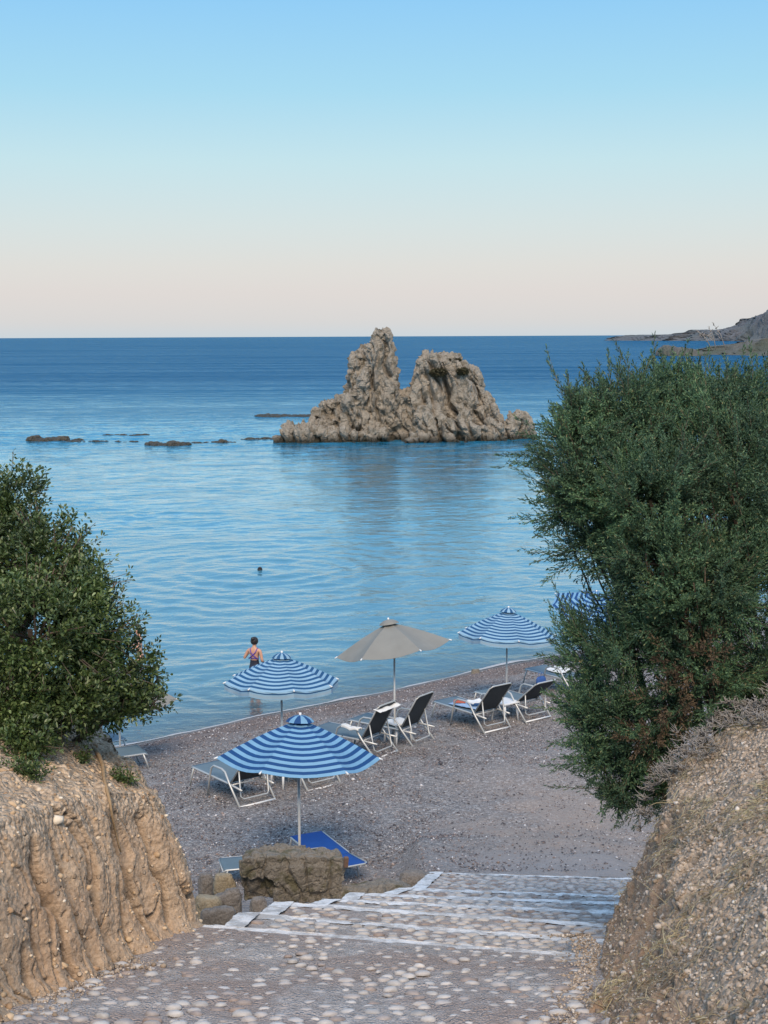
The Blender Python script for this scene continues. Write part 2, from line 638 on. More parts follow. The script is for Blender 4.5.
dist = t.n('ShaderNodeVectorMath', {0: p, 1: (0, 0, 0)}, operation='LENGTH').outputs['Value']
chop = t.noise(t.mapping(p, (.75, 1.1, 1), (0, 0, R(-14))), 2.6, 4, .6, .2)
swell = t.noise(t.mapping(p, (.55, 1.0, 1), (0, 0, R(-20))), .95, 4, .55, .35)
lswell = t.noise(t.mapping(p, (.5, 1.0, 1), (0, 0, R(-9))), .33, 5, .6, .6)
farw = t.noise(t.mapping(p, (.5, 1.0, 1), (0, 0, R(8))), .22, 6, .68)
far = t.n('ShaderNodeMapRange', {'Value': dist, 'From Min': 60.0, 'From Max': 260.0}).outputs[0]
h = t.math('ADD', t.math('MULTIPLY', chop, .055), t.math('MULTIPLY', swell, .05))
h = t.math('ADD', h, t.math('MULTIPLY', t.math('MULTIPLY', farw, far), 1.1))
wind = t.noise(t.mapping(p, (.18, 1, 1)), .02, 4, .6)
depthn = t.n('ShaderNodeMapRange', {'Value': dist, 'From Min': 34.0, 'From Max': 300.0}).outputs[0]
col = t.ramp(depthn, [(0, (.085, .20, .25)), (.12, (.04, .20, .29)), (.4, (.02, .12, .24)), (1, (.008, .055, .17))])
col = t.mix(t.ramp(wind, [(.42, 0.0), (.62, .5)]), col, (.012, .06, .13))
nm0 = t.bump(h, 1.0, .62)
wv = t.n('ShaderNodeTexNoise', {'Vector': t.mapping(p, (.45, 1.3, 1), (0, 0, R(-12))), 'Scale': 1.6, 'Detail': 4.0, 'Roughness': .65}).outputs[1]
wv = t.n('ShaderNodeVectorMath', {0: wv, 1: (.5, .5, .5)}, operation='SUBTRACT').outputs[0]
farn = t.n('ShaderNodeMapRange', {'Value': dist, 'From Min': 60.0, 'From Max': 300.0, 'To Min': .03, 'To Max': 1.6}).outputs[0]
pat = t.ramp(wind, [(.35, .6), (.65, 1.2)])
wv = t.n('ShaderNodeVectorMath', {0: wv, 1: (.55, 1.0, 0)}, operation='MULTIPLY').outputs[0]
scn = t.n('ShaderNodeVectorMath', {0: wv}, operation='SCALE')
t.t.links.new(t.math('MULTIPLY', farn, pat), scn.inputs['Scale'])
nm = t.n('ShaderNodeVectorMath', {0: nm0, 1: scn.outputs[0]}, operation='ADD').outputs[0]
nm = t.n('ShaderNodeVectorMath', {0: nm}, operation='NORMALIZE').outputs[0]
# less reflection painted in with distance, as wind-ruffled open water mirrors less low sky
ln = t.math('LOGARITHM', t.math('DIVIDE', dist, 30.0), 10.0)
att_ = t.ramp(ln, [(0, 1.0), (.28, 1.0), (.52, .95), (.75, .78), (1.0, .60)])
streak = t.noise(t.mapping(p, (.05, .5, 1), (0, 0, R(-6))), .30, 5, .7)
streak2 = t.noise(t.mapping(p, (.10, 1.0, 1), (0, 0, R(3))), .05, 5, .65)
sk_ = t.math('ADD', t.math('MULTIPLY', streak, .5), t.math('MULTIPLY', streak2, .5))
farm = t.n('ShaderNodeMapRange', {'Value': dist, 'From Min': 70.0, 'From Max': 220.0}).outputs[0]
sm = t.ramp(sk_, [(.36, .35), (.64, 1.45)])  # light streaks put into the far reflection strength by noise
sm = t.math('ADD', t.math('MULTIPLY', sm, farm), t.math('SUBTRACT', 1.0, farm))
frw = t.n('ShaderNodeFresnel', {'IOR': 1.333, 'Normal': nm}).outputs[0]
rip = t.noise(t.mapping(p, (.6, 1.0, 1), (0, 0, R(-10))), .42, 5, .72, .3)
rip = t.ramp(rip, [(.38, .62), (.62, 1.30)])  # bright and dark ripples put into the reflection strength by noise
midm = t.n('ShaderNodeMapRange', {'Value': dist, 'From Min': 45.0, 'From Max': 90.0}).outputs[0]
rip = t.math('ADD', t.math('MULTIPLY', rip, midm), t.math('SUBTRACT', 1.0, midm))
boost = t.ramp(ln, [(0, 1.40), (.5, 1.5), (.8, 1.05), (1.0, .85)])  # reflection raised above Fresnel to brighten the near and middle water
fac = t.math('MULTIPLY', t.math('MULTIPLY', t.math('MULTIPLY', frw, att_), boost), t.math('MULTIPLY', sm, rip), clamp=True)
tint = t.ramp(ln, [(0, (.95, .98, 1.0)), (.25, (.90, .97, 1.0)), (.5, (.80, .95, 1.0)), (.8, (.50, .84, 1.0)), (1.0, (.42, .76, 1.0))])  # blue of the higher sky put into the reflection colour, growing with distance
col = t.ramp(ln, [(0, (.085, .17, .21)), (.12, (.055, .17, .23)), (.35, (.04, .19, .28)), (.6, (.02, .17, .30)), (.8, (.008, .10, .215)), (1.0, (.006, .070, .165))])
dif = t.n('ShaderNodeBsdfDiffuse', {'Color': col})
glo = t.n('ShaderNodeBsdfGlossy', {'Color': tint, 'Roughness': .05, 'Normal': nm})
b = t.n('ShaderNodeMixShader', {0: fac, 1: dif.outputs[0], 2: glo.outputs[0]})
# clear, shallow edge
x0, y0 = SH[3]
x1, y1 = SH[10]
att = t.n('ShaderNodeAttribute', attribute_name='shore').outputs['Fac']
k = (x1 - x0, y1 - y0)
L_ = math.hypot(*k)
nx_, ny_ = -k[1] / L_, k[0] / L_
dsh = t.math('ADD', t.math('MULTIPLY', X, nx_), t.math('MULTIPLY_ADD', Y, ny_, -(x0 * nx_ + y0 * ny_)))
clear = t.ramp(t.math('DIVIDE', dsh, 4.0), [(0, .8), (.25, .45), (1, 0)])
tr = t.n('ShaderNodeBsdfTransparent')
gl = t.n('ShaderNodeBsdfGlossy', {'Color': (1, 1, 1, 1), 'Roughness': .06, 'Normal': nm})
fr = t.n('ShaderNodeFresnel', {'IOR': 1.333, 'Normal': nm})
sh_ = t.n('ShaderNodeMixShader', {0: fr.outputs[0], 1: tr.outputs[0], 2: gl.outputs[0]})
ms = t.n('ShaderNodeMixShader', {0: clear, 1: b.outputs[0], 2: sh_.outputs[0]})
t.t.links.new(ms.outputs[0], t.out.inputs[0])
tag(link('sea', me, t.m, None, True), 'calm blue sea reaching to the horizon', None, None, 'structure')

# thin broken line of foam along the waterline
us = np.linspace(0, 1, 500)
fx = np.interp(us, np.linspace(0, 1, len(SH) - 4), SHX[2:-2])
fx = np.linspace(-9, 14, 600)
fy = np.interp(fx, SHX, SHY)
w = .03 + .11 * fbm(np.stack([fx * 1.2, 0 * fx, 0 * fx], 1), 3, 40)
off = .10 * fbm(np.stack([fx * .8, 0 * fx + 3, 0 * fx], 1), 3, 44)
A = np.stack([fx - .62 * off, fy + .5 * off, 0 * fx + .012], 1)
w = np.maximum(w, .006)
B = np.stack([fx - .62 * (off + w), fy + .78 * (off + w) + .05, 0 * fx + .012], 1)
V = np.stack([A, B], 1).reshape(-1, 3)
t = NT('foam')
t.bsdf(t.mix(t.noise(t.pos(), 12, 4), (.28, .28, .29), (.48, .49, .50)), .7)
tag(link('surf', mesh_np('surf', V, grid_faces(len(fx), 2)), t.m, None, True), 'thin pale line of surf where the sea meets the shingle', 'surf', None, 'stuff')

# ------------------------------------------------------------------ path, paving stones and steps
M['mortar'] = None
t = NT('path_mortar')
p = t.pos()
nn = t.noise(p, 7, 7, .7)
n4 = t.noise(p, 1.1, 4)
c = t.mix(t.ramp(nn, [(.3, 0.0), (.7, 1.0)]), (.27, .25, .24), (.60, .57, .55))
c = t.mix(t.ramp(n4, [(.42, 0.0), (.58, .7)]), c, t.mix(t.noise(p, 30, 4), (.24, .17, .14), (.48, .38, .33)))
v = t.voro(p, 55, 'F1')
t.bsdf(c, .92, t.bump(t.math('ADD', t.math('MULTIPLY', nn, 1.0), t.math('MULTIPLY', v, -.5)), .06))
M['mortar'] = t.m
t = NT('whitewash')
p = t.pos()
nn = t.noise(p, 9, 6, .7)
worn = t.ramp(t.noise(p, 5, 6, .75), [(.41, 0.0), (.56, 1.0)])
c = t.mix(worn, (.40, .39, .38), (.72, .72, .72))
t.bsdf(c, .85, t.bump(nn, .03))
M['whitewash'] = t.m
M['cobble'] = stone_mat('paving_cobble', [(0, (.30, .295, .29)), (.3, (.42, .415, .41)), (.62, (.35, .335, .33)), (.76, (.23, .20, .19)), (.84, (.26, .21, .185)), (.88, (.39, .385, .38)), (1, (.50, .49, .48))], .6, 22)

# hemi-ellipsoid cobble
rings = [(1.0, -.25), (1.0, .12), (.86, .55), (.5, .9)]
nseg = 10
uv = [(r * math.cos(2 * math.pi * k / nseg), r * math.sin(2 * math.pi * k / nseg), z) for r, z in rings for k in range(nseg)] + [(0, 0, 1.0)]
uf = []
for i in range(len(rings) - 1):
    for k in range(nseg):
        uf.append((i * nseg + k, i * nseg + (k + 1) % nseg, (i + 1) * nseg + (k + 1) % nseg, (i + 1) * nseg + k))
ut = [((len(rings) - 1) * nseg + k, (len(rings) - 1) * nseg + (k + 1) % nseg, len(rings) * nseg) for k in range(nseg)]
UV_, UQ, UT = np.array(uv), np.array(uf), np.array(ut)


def cobbles(P, a, b, h, slope):
    """P (n,3) centres, a,b half sizes, h heights, slope dz/dy of the surface"""
    n = len(P)
    ang = RNG.normal(0, .35, n)
    L = UV_[None] * np.stack([a, b, h], 1)[:, None, :]
    L = L * (1 + .10 * RNG.uniform(-1, 1, (n, len(UV_), 1)))
    ca, sa = np.cos(ang)[:, None], np.sin(ang)[:, None]
    X = L[:, :, 0] * ca - L[:, :, 1] * sa
    Y = L[:, :, 0] * sa + L[:, :, 1] * ca
    Z = L[:, :, 2] + Y * slope[:, None]
    V = np.stack([X, Y, Z], 2) + P[:, None, :]
    off = (np.arange(n) * len(UV_))[:, None, None]
    return V.reshape(-1, 3), (UQ[None] + off).reshape(-1, 4), (UT[None] + off).reshape(-1, 3)


# path sheet, from behind the camera down to the first white edge
n0L, n0R, n0z = NL[0]
xs = np.linspace(0, 1, 150)
ys = np.linspace(-8, 1, 240)
nu, nv = 150, 260
U, W = np.meshgrid(np.linspace(-2.9, 3.0, nu), np.linspace(0, 1, nv), indexing='ij')
ke = (n0R.y - n0L.y) / (n0R.x - n0L.x)
Yend = n0L.y + (U - n0L.x) * ke
Yp = -8 + (Yend + 8) * W ** .6
Zp = path_z(Yp)
Zend = n0z
tE = smooth(1.2, 0, Yend - Yp)
Zp = Zp * (1 - tE) + (n0z + .278 * (Yend - Yp)) * tE
nzp = fbm(np.stack([U.ravel() * 2.2, Yp.ravel() * 2.2, 0 * U.ravel()], 1), 4, 21).reshape(U.shape)
nzs = fbm(np.stack([U.ravel() * 14, Yp.ravel() * 14, 0 * U.ravel()], 1), 3, 25).reshape(U.shape)
Zp2 = Zp + (.026 * nzp + .014 * nzs) * smooth(0, .3, Yend - Yp)
Vp = np.stack([U.ravel(), Yp.ravel(), Zp2.ravel()], 1)
Fp = grid_faces(nu, nv)
P, A_, B_, H_, S_ = [], [], [], [], []
y = 1.0
row = 0
while y < 9.9:
    dy = .118
    x = -2.9 + (row % 2) * .07
    while x < 3.0:
        x += random.uniform(.09, .145)
        yy_ = y + random.gauss(0, .022)
        ye = n0L.y + (x - n0L.x) * ke
        if yy_ > ye - .12:
            continue
        nval = math.sin(x * 3.1 + 1.3 * math.sin(yy_ * 2.3)) + math.sin(yy_ * 4.0 + x)
        sc_ = 1.0 if yy_ < 7.9 else .8
        if random.random() < (.04 if yy_ < 7.7 else .30) + .15 * (nval > 1.1):
            continue
        zz = float(path_z(np.array([yy_]))[0])
        tt = float(smooth(1.2, 0, np.array([ye - yy_]))[0])
        zz = zz * (1 - tt) + (n0z + .278 * (ye - yy_)) * tt
        P.append((x, yy_, zz - .004))
        a_ = random.choice((random.uniform(.024, .038), random.uniform(.036, .058), random.uniform(.036, .05))) * sc_
        A_.append(a_)
        B_.append(a_ * random.uniform(.55, .8))
        H_.append(a_ * random.uniform(.40, .55))
        S_.append(-.278)
    y += dy
    row += 1
cv, cq, ct = cobbles(np.array(P), np.array(A_), np.array(B_), np.array(H_), np.array(S_))
nV = len(Vp)
me = mesh_np('path', np.concatenate([Vp, cv]), [np.concatenate([Fp, cq + nV]), ct + nV],
             np.concatenate([np.zeros(len(Fp)), np.ones(len(cq) + len(ct))]))
tag(link('path', me, [M['mortar'], M['cobble']], None, True), 'cobbled path sloping down between two earth banks', None, None, 'structure')

# steps
V, Q, MI = [], [], []
P, A_, B_, H_, S_ = [], [], [], [], []
RIS = .13


def quadgrid(c00, c10, c11, c01, nu, nv, mi, amp, seed):
    """bilinear patch with noise in z (zero on the border)"""
    u, v = np.meshgrid(np.linspace(0, 1, nu), np.linspace(0, 1, nv), indexing='ij')
    u, v = u.ravel()[:, None], v.ravel()[:, None]
    pt = (1 - u) * (1 - v) * np.array(c00) + u * (1 - v) * np.array(c10) + u * v * np.array(c11) + (1 - u) * v * np.array(c01)
    if amp:
        pt = pt + amp * np.stack([fbm(pt * 9, 3, seed + k) for k in range(3)], 1) * (np.array([1, 1.5, .7]) if mi == 1 else 1)
    off = sum(len(x) for x in V)
    V.append(pt)
    f = grid_faces(nu, nv, off)
    Q.append(f)
    MI.append(np.full(len(f), mi))


last = None
for i in range(len(NL)):
    Lp, Rp, z = NL[i]
    d = (Rp - Lp).normalized()
    Rx = Rp + d * ((3.35 - Rp.x) / d.x)
    if i + 1 < len(NL):
        L2, R2, z2 = NL[i + 1]
        d2 = (R2 - L2).normalized()
        R2x = R2 + d2 * ((3.35 - R2.x) / d2.x)
        # riser, facing the sea
        quadgrid(Lp, Rx, Rx - Vector((0, 0, RIS + .03)), Lp - Vector((0, 0, RIS + .03)), 60, 3, 0, .004, 3)
        a0, b0 = Lp - Vector((0, 0, RIS)), Rx - Vector((0, 0, RIS))
        quadgrid(a0, b0, R2x, L2, 90, 24, 0, .012, i)
        # left cheek wall under the tread
        quadgrid(a0, L2, L2 - Vector((0, 0, .8)), a0 - Vector((0, 0, .8)), 12, 8, 0, .02, i + 30)
        # painted band along the left cheek and along the nosing
        inn = Vector((.14, .0, 0))
        e = Vector((0, 0, .014))
        quadgrid(a0 + e - Vector((.03, 0, 0)), L2 + e - Vector((.03, 0, 0)), L2 + inn + e, a0 + inn + e, 36, 8, 1, .014, i + 60)
        quadgrid(a0 + e - Vector((.03, 0, 0)), L2 + e - Vector((.03, 0, 0)), L2 - Vector((.04, 0, .07)), a0 - Vector((.04, 0, .07)), 26, 4, 1, .012, i + 70)
        # stones of the tread
        ln = (b0 - a0).length
        tl = ((L2 - a0).length + (R2x - b0).length) / 2
        nrow = max(2, int(tl / .105))
        for r_ in range(nrow):
            v = (r_ + .5) / nrow
            if v > 1 - .06 / tl:
                continue
            s = .1 + (r_ % 2) * .07
            A2 = a0.lerp(L2, v)
            B2 = b0.lerp(R2x, v)
            ll = (B2 - A2).length
            while s < ll:
                q = A2.lerp(B2, s / ll)
                a_ = random.uniform(.038, .062)
                left = s < .9 and i < 3
                if random.random() > (.35 if left else .03) and s > .16:
                    P.append(q + Vector((0, random.gauss(0, .012), -.002)))
                    A_.append(a_)
                    B_.append(a_ * random.uniform(.6, .85))
                    H_.append(random.uniform(.016, .026))
                    S_.append((L2.z - a0.z) / tl)
                s += a_ * 2 + random.uniform(.004, .022)
    # painted nosing
    bw = .11 if i < 6 else .06
    back = Vector((0, -bw, .006 + bw * .2))
    e = Vector((0, .012, .008))
    quadgrid(Lp + e - Vector((.03, 0, 0)), Rx + e, Rx + back, Lp + back - Vector((.03, 0, 0)), 220, 5, 1, .013, i + 90)
    quadgrid(Lp + e - Vector((.03, 0, 0)), Rx + e, Rx + e - Vector((0, 0, .06)), Lp + e - Vector((.03, 0, .06)), 160, 3, 1, .008, i + 95)
Lp, Rp, z = NL[-1]
quadgrid(Lp + Vector((0, 0, 0)), Vector((3.35, Lp.y - .2, z)), Vector((3.35, Lp.y - .2, z - .6)), Lp - Vector((0, 0, .6)), 40, 6, 0, .01, 5)
Vs = np.concatenate(V)
cv, cq, ct = cobbles(np.array([p[:] for p in P]), np.array(A_), np.array(B_), np.array(H_), np.array(S_))
Qs = np.concatenate(Q)
me = mesh_np('stone_steps', np.concatenate([Vs, cv]), [np.concatenate([Qs, cq + len(Vs)]), ct + len(Vs)],
             np.concatenate([np.concatenate(MI), np.full(len(cq) + len(ct), 2)]))
tag(link('stone_steps', me, [M['mortar'], M['whitewash'], M['cobble']], None, True),
    'wide pebbled steps with whitewashed edges leading down to the beach', 'steps', None, 'structure')

# ------------------------------------------------------------------ earth banks


def chaikin(pts, n=3):
    for _ in range(n):
        q = [pts[0]]
        for a, b in zip(pts[:-1], pts[1:]):
            q.append(tuple(.75 * x + .25 * y for x, y in zip(a, b)))
            q.append(tuple(.25 * x + .75 * y for x, y in zip(a, b)))
        q.append(pts[-1])
        pts = q
    return np.array(pts)


def bank(name, ctrl, side, nu, vface, vtop, prof_top, amp, seed, mat, lean=.22, lexp=1.6):
    """ctrl rows: x, y, face height; side=+1: bank lies to the left of the walking direction of ctrl"""
    c = chaikin(ctrl, 3)
    seg = np.concatenate([[0], np.cumsum(np.hypot(*(np.diff(c[:, :2], axis=0).T)))])
    # sample finer in the part the photograph shows
    dens = 1 + 9 * (np.exp(-((np.interp(np.linspace(0, 1, 400) * seg[-1], seg, c[:, 1]) - 8.4) / 1.9) ** 2)) * (np.abs(np.interp(np.linspace(0, 1, 400) * seg[-1], seg, c[:, 0])) < 3)
    cd = np.concatenate([[0], np.cumsum((dens[1:] + dens[:-1]) / 2)])
    s = np.interp(np.linspace(0, 1, nu), cd / cd[-1], np.linspace(0, 1, 400)) * seg[-1]
    bx, by, bh = (np.interp(s, seg, c[:, k]) for k in range(3))
    tx, ty = np.gradient(bx, s), np.gradient(by, s)
    for _ in range(60):
        tx = np.convolve(np.pad(tx, 1, 'edge'), [.25, .5, .25], 'valid')
        ty = np.convolve(np.pad(ty, 1, 'edge'), [.25, .5, .25], 'valid')
    l = np.hypot(tx, ty)
    nx, ny = -ty / l * side, tx / l * side      # points into the bank
    bz = np.maximum(ground_z(bx, by) - .10, np.where(by < 9.7, path_z(by) - .05, -9))
    rows = []
    nf, nt = vface, vtop
    for j in range(nf):
        v = j / (nf - 1)
        inn = lean * v ** lexp
        rows.append((bx + nx * inn, by + ny * inn, bz + (bh - bz) * v, v + 0 * bx))
    topx, topy = rows[-1][0], rows[-1][1]
    topz = rows[-1][2]
    for j in range(1, nt):
        d = (j / (nt - 1)) ** 1.5 * 9
        zz = prof_top(d, s / seg[-1], topx + nx * d, topy + ny * d, topz)
        rows.append((topx + nx * d, topy + ny * d, zz, 1 + d + 0 * bx))
    X = np.stack([r[0] for r in rows], 1)
    Y = np.stack([r[1] for r in rows], 1)
    Z = np.stack([r[2] for r in rows], 1)
    W = np.stack([r[3] for r in rows], 1)
    P = np.stack([X, Y, Z], 2)
    # normals
    du = np.gradient(P, axis=0)
    dv = np.gradient(P, axis=1)
    N = np.cross(dv, du) * side
    N /= np.linalg.norm(N, axis=2, keepdims=True) + 1e-9
    if N[:, -1, 2].mean() < 0:
        N = -N
    S2 = np.repeat(s[:, None], P.shape[1], 1)
    disp = amp(S2.ravel(), W.ravel(), P.reshape(-1, 3), seed).reshape(S2.shape)
    P = P + N * disp[:, :, None]
    me = mesh_np(name, P.reshape(-1, 3), grid_faces(P.shape[0], P.shape[1]))
    a = me.attributes.new('topness', 'FLOAT', 'POINT')
    a.data.foreach_set('value', W.ravel().astype(np.float32))
    a = me.attributes.new('cavity', 'FLOAT', 'POINT')
    a.data.foreach_set('value', disp.ravel().astype(np.float32))
    return me, P


def amp_left(s, w, p, seed):
    face = smooth(0.0, .06, w) * smooth(1.5, .9, w)
    warp = .22 * fbm(p * 1.6, 3, seed + 9)
    cs = np.stack([(s + warp) * 3.1, p[:, 2] * .35, 0 * s], 1)
    rid = 1 - np.abs(noise3(cs, seed))
    crack = smooth(.955, .988, rid) * smooth(-.7, -.1, noise3(np.stack([s * 1.5, p[:, 2] * 1.3, 0 * s], 1), seed + 3))
    cs2 = np.stack([(s + warp) * 7.5, p[:, 2] * .9, 0 * s], 1)
    rid2 = 1 - np.abs(noise3(cs2, seed + 4))
    crack2 = smooth(.94, .985, rid2) * smooth(-.5, .1, noise3(np.stack([s * 3, p[:, 2] * 3, 0 * s], 1), seed + 5))
    colm = noise3(np.stack([(s + warp) * 3.2, p[:, 2] * .5, 0 * s], 1), seed + 7)
    d1, d2 = worley(p * 17, seed)
    peb = np.maximum(0, .42 - d1) * .035
    d3, d4 = worley(p * 6.5, seed + 2)
    clod = np.maximum(0, .5 - d3) * .08
    r = face * (.05 * colm - .10 * crack - .09 * crack2)
    ab = np.array([b4.x - b1.x, b4.y - b1.y])
    tl_ = ((p[:, 0] - b1.x) * ab[0] + (p[:, 1] - b1.y) * ab[1]) / (ab @ ab)
    hh_ = (p[:, 2] - 4.7) / 1.2
    for t0_, wd_, dp_, lo_, hi_ in ((.27, .011, .26, -.2, .95), (.50, .009, .22, -.2, .75), (.72, .010, .20, .1, .8), (.09, .009, .2, -.2, .6), (.38, .005, .12, .2, .9), (.62, .006, .14, -.1, .5), (.86, .007, .16, .1, .7), (-.05, .008, .2, -.2, .8), (.18, .005, .12, .0, .7)):
        wob = t0_ + .022 * noise3(np.stack([p[:, 2] * 2.6, 0 * s + t0_ * 31, 0 * s], 1), 5) + .006 * noise3(np.stack([p[:, 2] * 13, 0 * s + t0_ * 31, 0 * s], 1), 6) + .02 * (hh_ - .5)
        k_w = wd_ * (1 + .5 * noise3(np.stack([p[:, 2] * 5, 0 * s + t0_ * 17, 0 * s], 1), 7))
        m2_ = smooth(lo_ - .08, lo_ + .08, hh_) * smooth(hi_ + .1, hi_ - .1, hh_)
        r = r - dp_ * face * m2_ * smooth(k_w * 1.5, k_w * .5, np.abs(tl_ - wob)) - .04 * face * m2_ * smooth(.05, 0, np.abs(tl_ - wob))
    fl = noise3(np.stack([(s + warp) * 11, p[:, 2] * 1.4, 0 * s], 1), seed + 31)
    d5, d6 = worley(p * 11, seed + 6)
    pit = smooth(.30, .12, d5) * (noise3(p * 3.1, seed + 8) > .15)
    top = smooth(.8, 1.1, w)
    r = r + .055 * fbm(p * 1.7, 3, seed + 11) + face * .022 * fl - face * .035 * pit
    r = r + .016 * fbm(p * 9, 4, seed + 17, .6) + .010 * fbm(p * 34, 3, seed + 27, .6) + (peb + clod) * (.25 + .75 * top)
    r = r + face * .10 * smooth(.28, 0, w) ** 2
    return r * smooth(-.02, .05, w)


def left_top(d, u, x, y, tz):
    # crest rises a little behind the face, then the back slopes off towards the beach
    up = .42 * np.minimum(d, .7)
    z = tz + up
    return z


def earth(name, base_a, base_b, top_a, top_b, rub=.5):
    t = NT(name)
    p = t.pos()
    n1 = t.noise(p, 1.3, 6, .6)
    n2 = t.noise(t.mapping(p, (1, 1, .45)), 11, 8, .75)
    n3 = t.noise(p, 45, 5, .7)
    c = t.mix(t.ramp(n2, [(.3, 0.0), (.7, 1.0)]), base_a, base_b)
    c = t.mix(t.ramp(n1, [(.42, 0.0), (.62, .55)]), c, tuple(x * y for x, y in zip(base_a, (.85, .7, .6))))
    top = t.n('ShaderNodeAttribute', attribute_name='topness').outputs['Fac']
    tt = t.ramp(t.math('ADD', t.math('DIVIDE', top, 2.0), t.math('MULTIPLY', t.math('SUBTRACT', n1, .5), .5)), [(.38, 0.0), (.5, 1.0)])
    vc = t.n('ShaderNodeTexVoronoi', {'Vector': p, 'Scale': 34.0})
    rr = t.n('ShaderNodeSeparateColor', {'Color': vc.outputs[1]})
    gravel = t.ramp(rr.outputs[0], [(0, tuple(x * .45 for x in top_a)), (.4, top_a), (.8, top_b), (1, tuple(min(1, x * 1.5) for x in top_b))])
    gravel = t.mix(.4, gravel, t.mix(n3, tuple(x * .6 for x in top_a), top_b))
    c = t.mix(tt, c, gravel)
    c = t.mix(.40, c, t.ramp(n3, [(.3, tuple(x * .45 for x in base_a)), (.7, tuple(min(1, x * 1.4) for x in base_b))]))
    vs_ = t.n('ShaderNodeTexVoronoi', {'Vector': p, 'Scale': 26.0})
    sp_ = t.n('ShaderNodeSeparateColor', {'Color': vs_.outputs[1]})
    inc = t.math('MULTIPLY', t.ramp(sp_.outputs[1], [(.80, 0.0), (.84, .8)]), t.ramp(vs_.outputs[0], [(.30, 1.0), (.42, 0.0)]))
    c = t.mix(inc, c, t.mix(sp_.outputs[2], tuple(x * .6 for x in base_a), tuple(min(1, x * 1.25) for x in top_b)))
    vd = t.voro(p, 34, 'F1')
    h = t.math('ADD', t.math('MULTIPLY', n2, .6), t.math('MULTIPLY', n3, .3))
    h = t.math('SUBTRACT', h, t.math('MULTIPLY', vd, t.math('MULTIPLY_ADD', tt, .5, .15)))
    h = t.math('ADD', h, t.math('MULTIPLY', inc, .35))
    t.bsdf(c, .95, t.bump(h, .05))
    return t.m


M['ochre'] = earth('ochre_earth', (.36, .25, .16), (.60, .46, .325), (.42, .31, .21), (.64, .52, .39))
M['grey_earth'] = earth('grey_stony_earth', (.25, .175, .12), (.44, .33, .24), (.36, .295, .225), (.60, .52, .43))

pl = [on(x, y, 0) for x, y in ((0, 0),)]


def onpath(px, py):
    d = ray(px, py)
    tt_ = 3.0
    for _ in range(60):
        q = EYE + d * tt_
        tt_ += (q.z - float(path_z(np.array([q.y]))[0])) / 1.2
    return EYE + d * tt_


b1, b2, b3, b4 = onpath(2, 1008), onpath(100, 968), onpath(165, 942), on(202, 929, NL[0][2] - .02)
ctrlL = [(-3.0, -8, 9.2), (-2.5, -2, 8.2), (-2.3, 3, 7.0), (-2.05, 5.0, 6.45), (b1.x, b1.y, 6.12), (b2.x, b2.y, 5.98), (b3.x, b3.y, 5.78), (b4.x + .02, b4.y, 5.50),
         (b4.x - .12, b4.y + .5, 5.50), (-1.95, 10.6, 5.85), (-3.0, 11.3, 6.1), (-5, 12.0, 6.2), (-9, 12.4, 6.4)]
meL, PL = bank('earth_bank', ctrlL, 1, 1100, 170, 120, left_top, amp_left, 31, None, .26)
o = link('earth_bank', meL, M['ochre'], None, True)
tag(o, 'tall ochre earth bank with vertical cracks left of the path, under the leafy bush', 'earth bank', None, 'structure')


def amp_right(s, w, p, seed):
    face = smooth(0.0, .1, w) * smooth(1.6, .9, w)
    warp = .2 * fbm(p * 1.6, 3, seed + 9)
    rid = 1 - np.abs(noise3(np.stack([(s + warp) * 4.0, p[:, 2] * .8, 0 * s], 1), seed))
    crack = smooth(.85, 1.0, rid)
    d1, d2 = worley(p * 22, seed)
    peb = np.maximum(0, .45 - d1) * .035
    d3, d4 = worley(p * 8, seed + 2)
    clod = np.maximum(0, .5 - d3) * .07 * (noise3(p * 1.9, 8) > .1)
    r = -face * .07 * crack + .085 * fbm(p * 1.9, 4, seed + 11) + .03 * fbm(p * 8, 4, seed + 17, .6) + peb + clod
    return r * smooth(-.02, .05, w)


def right_top(d, u, x, y, tz):
    up = .90 * np.minimum(d, .35) + .42 * np.clip(d - .35, 0, 1.0) + .10 * d
    z = tz + up
    back = smooth(9.6, 12.0, y)
    return z * (1 - back) + (ground_z(x, y) + .05) * back


r1, r2, r3 = onpath(577, 1022), onpath(592, 985), onpath(602, 948)
ctrlR = [(1.9, -8, 8.6), (1.35, -2, 7.7), (1.15, 2, 6.9), (r1.x - .02, 5.0, 6.05), (r1.x, r1.y, 5.80), (r2.x, r2.y, 5.80), (r3.x, r3.y, 5.83), (r3.x + .10, r3.y + .5, 5.85), (r3.x + .32, r3.y + .95, 5.85),
         (2.6, 10.4, 5.7), (3.6, 10.7, 5.8), (6, 11.2, 6.0), (10, 11.5, 6.2)]
meR, PR = bank('earth_bank', ctrlR, -1, 1000, 80, 200, right_top, amp_right, 77, None, .44, .75)
o = link('earth_bank', meR, M['grey_earth'], None, True)
tag(o, 'grey stony earth bank strewn with pebbles and dry grass right of the path', 'earth bank', None, 'structure')

# point pickers on the bank surfaces


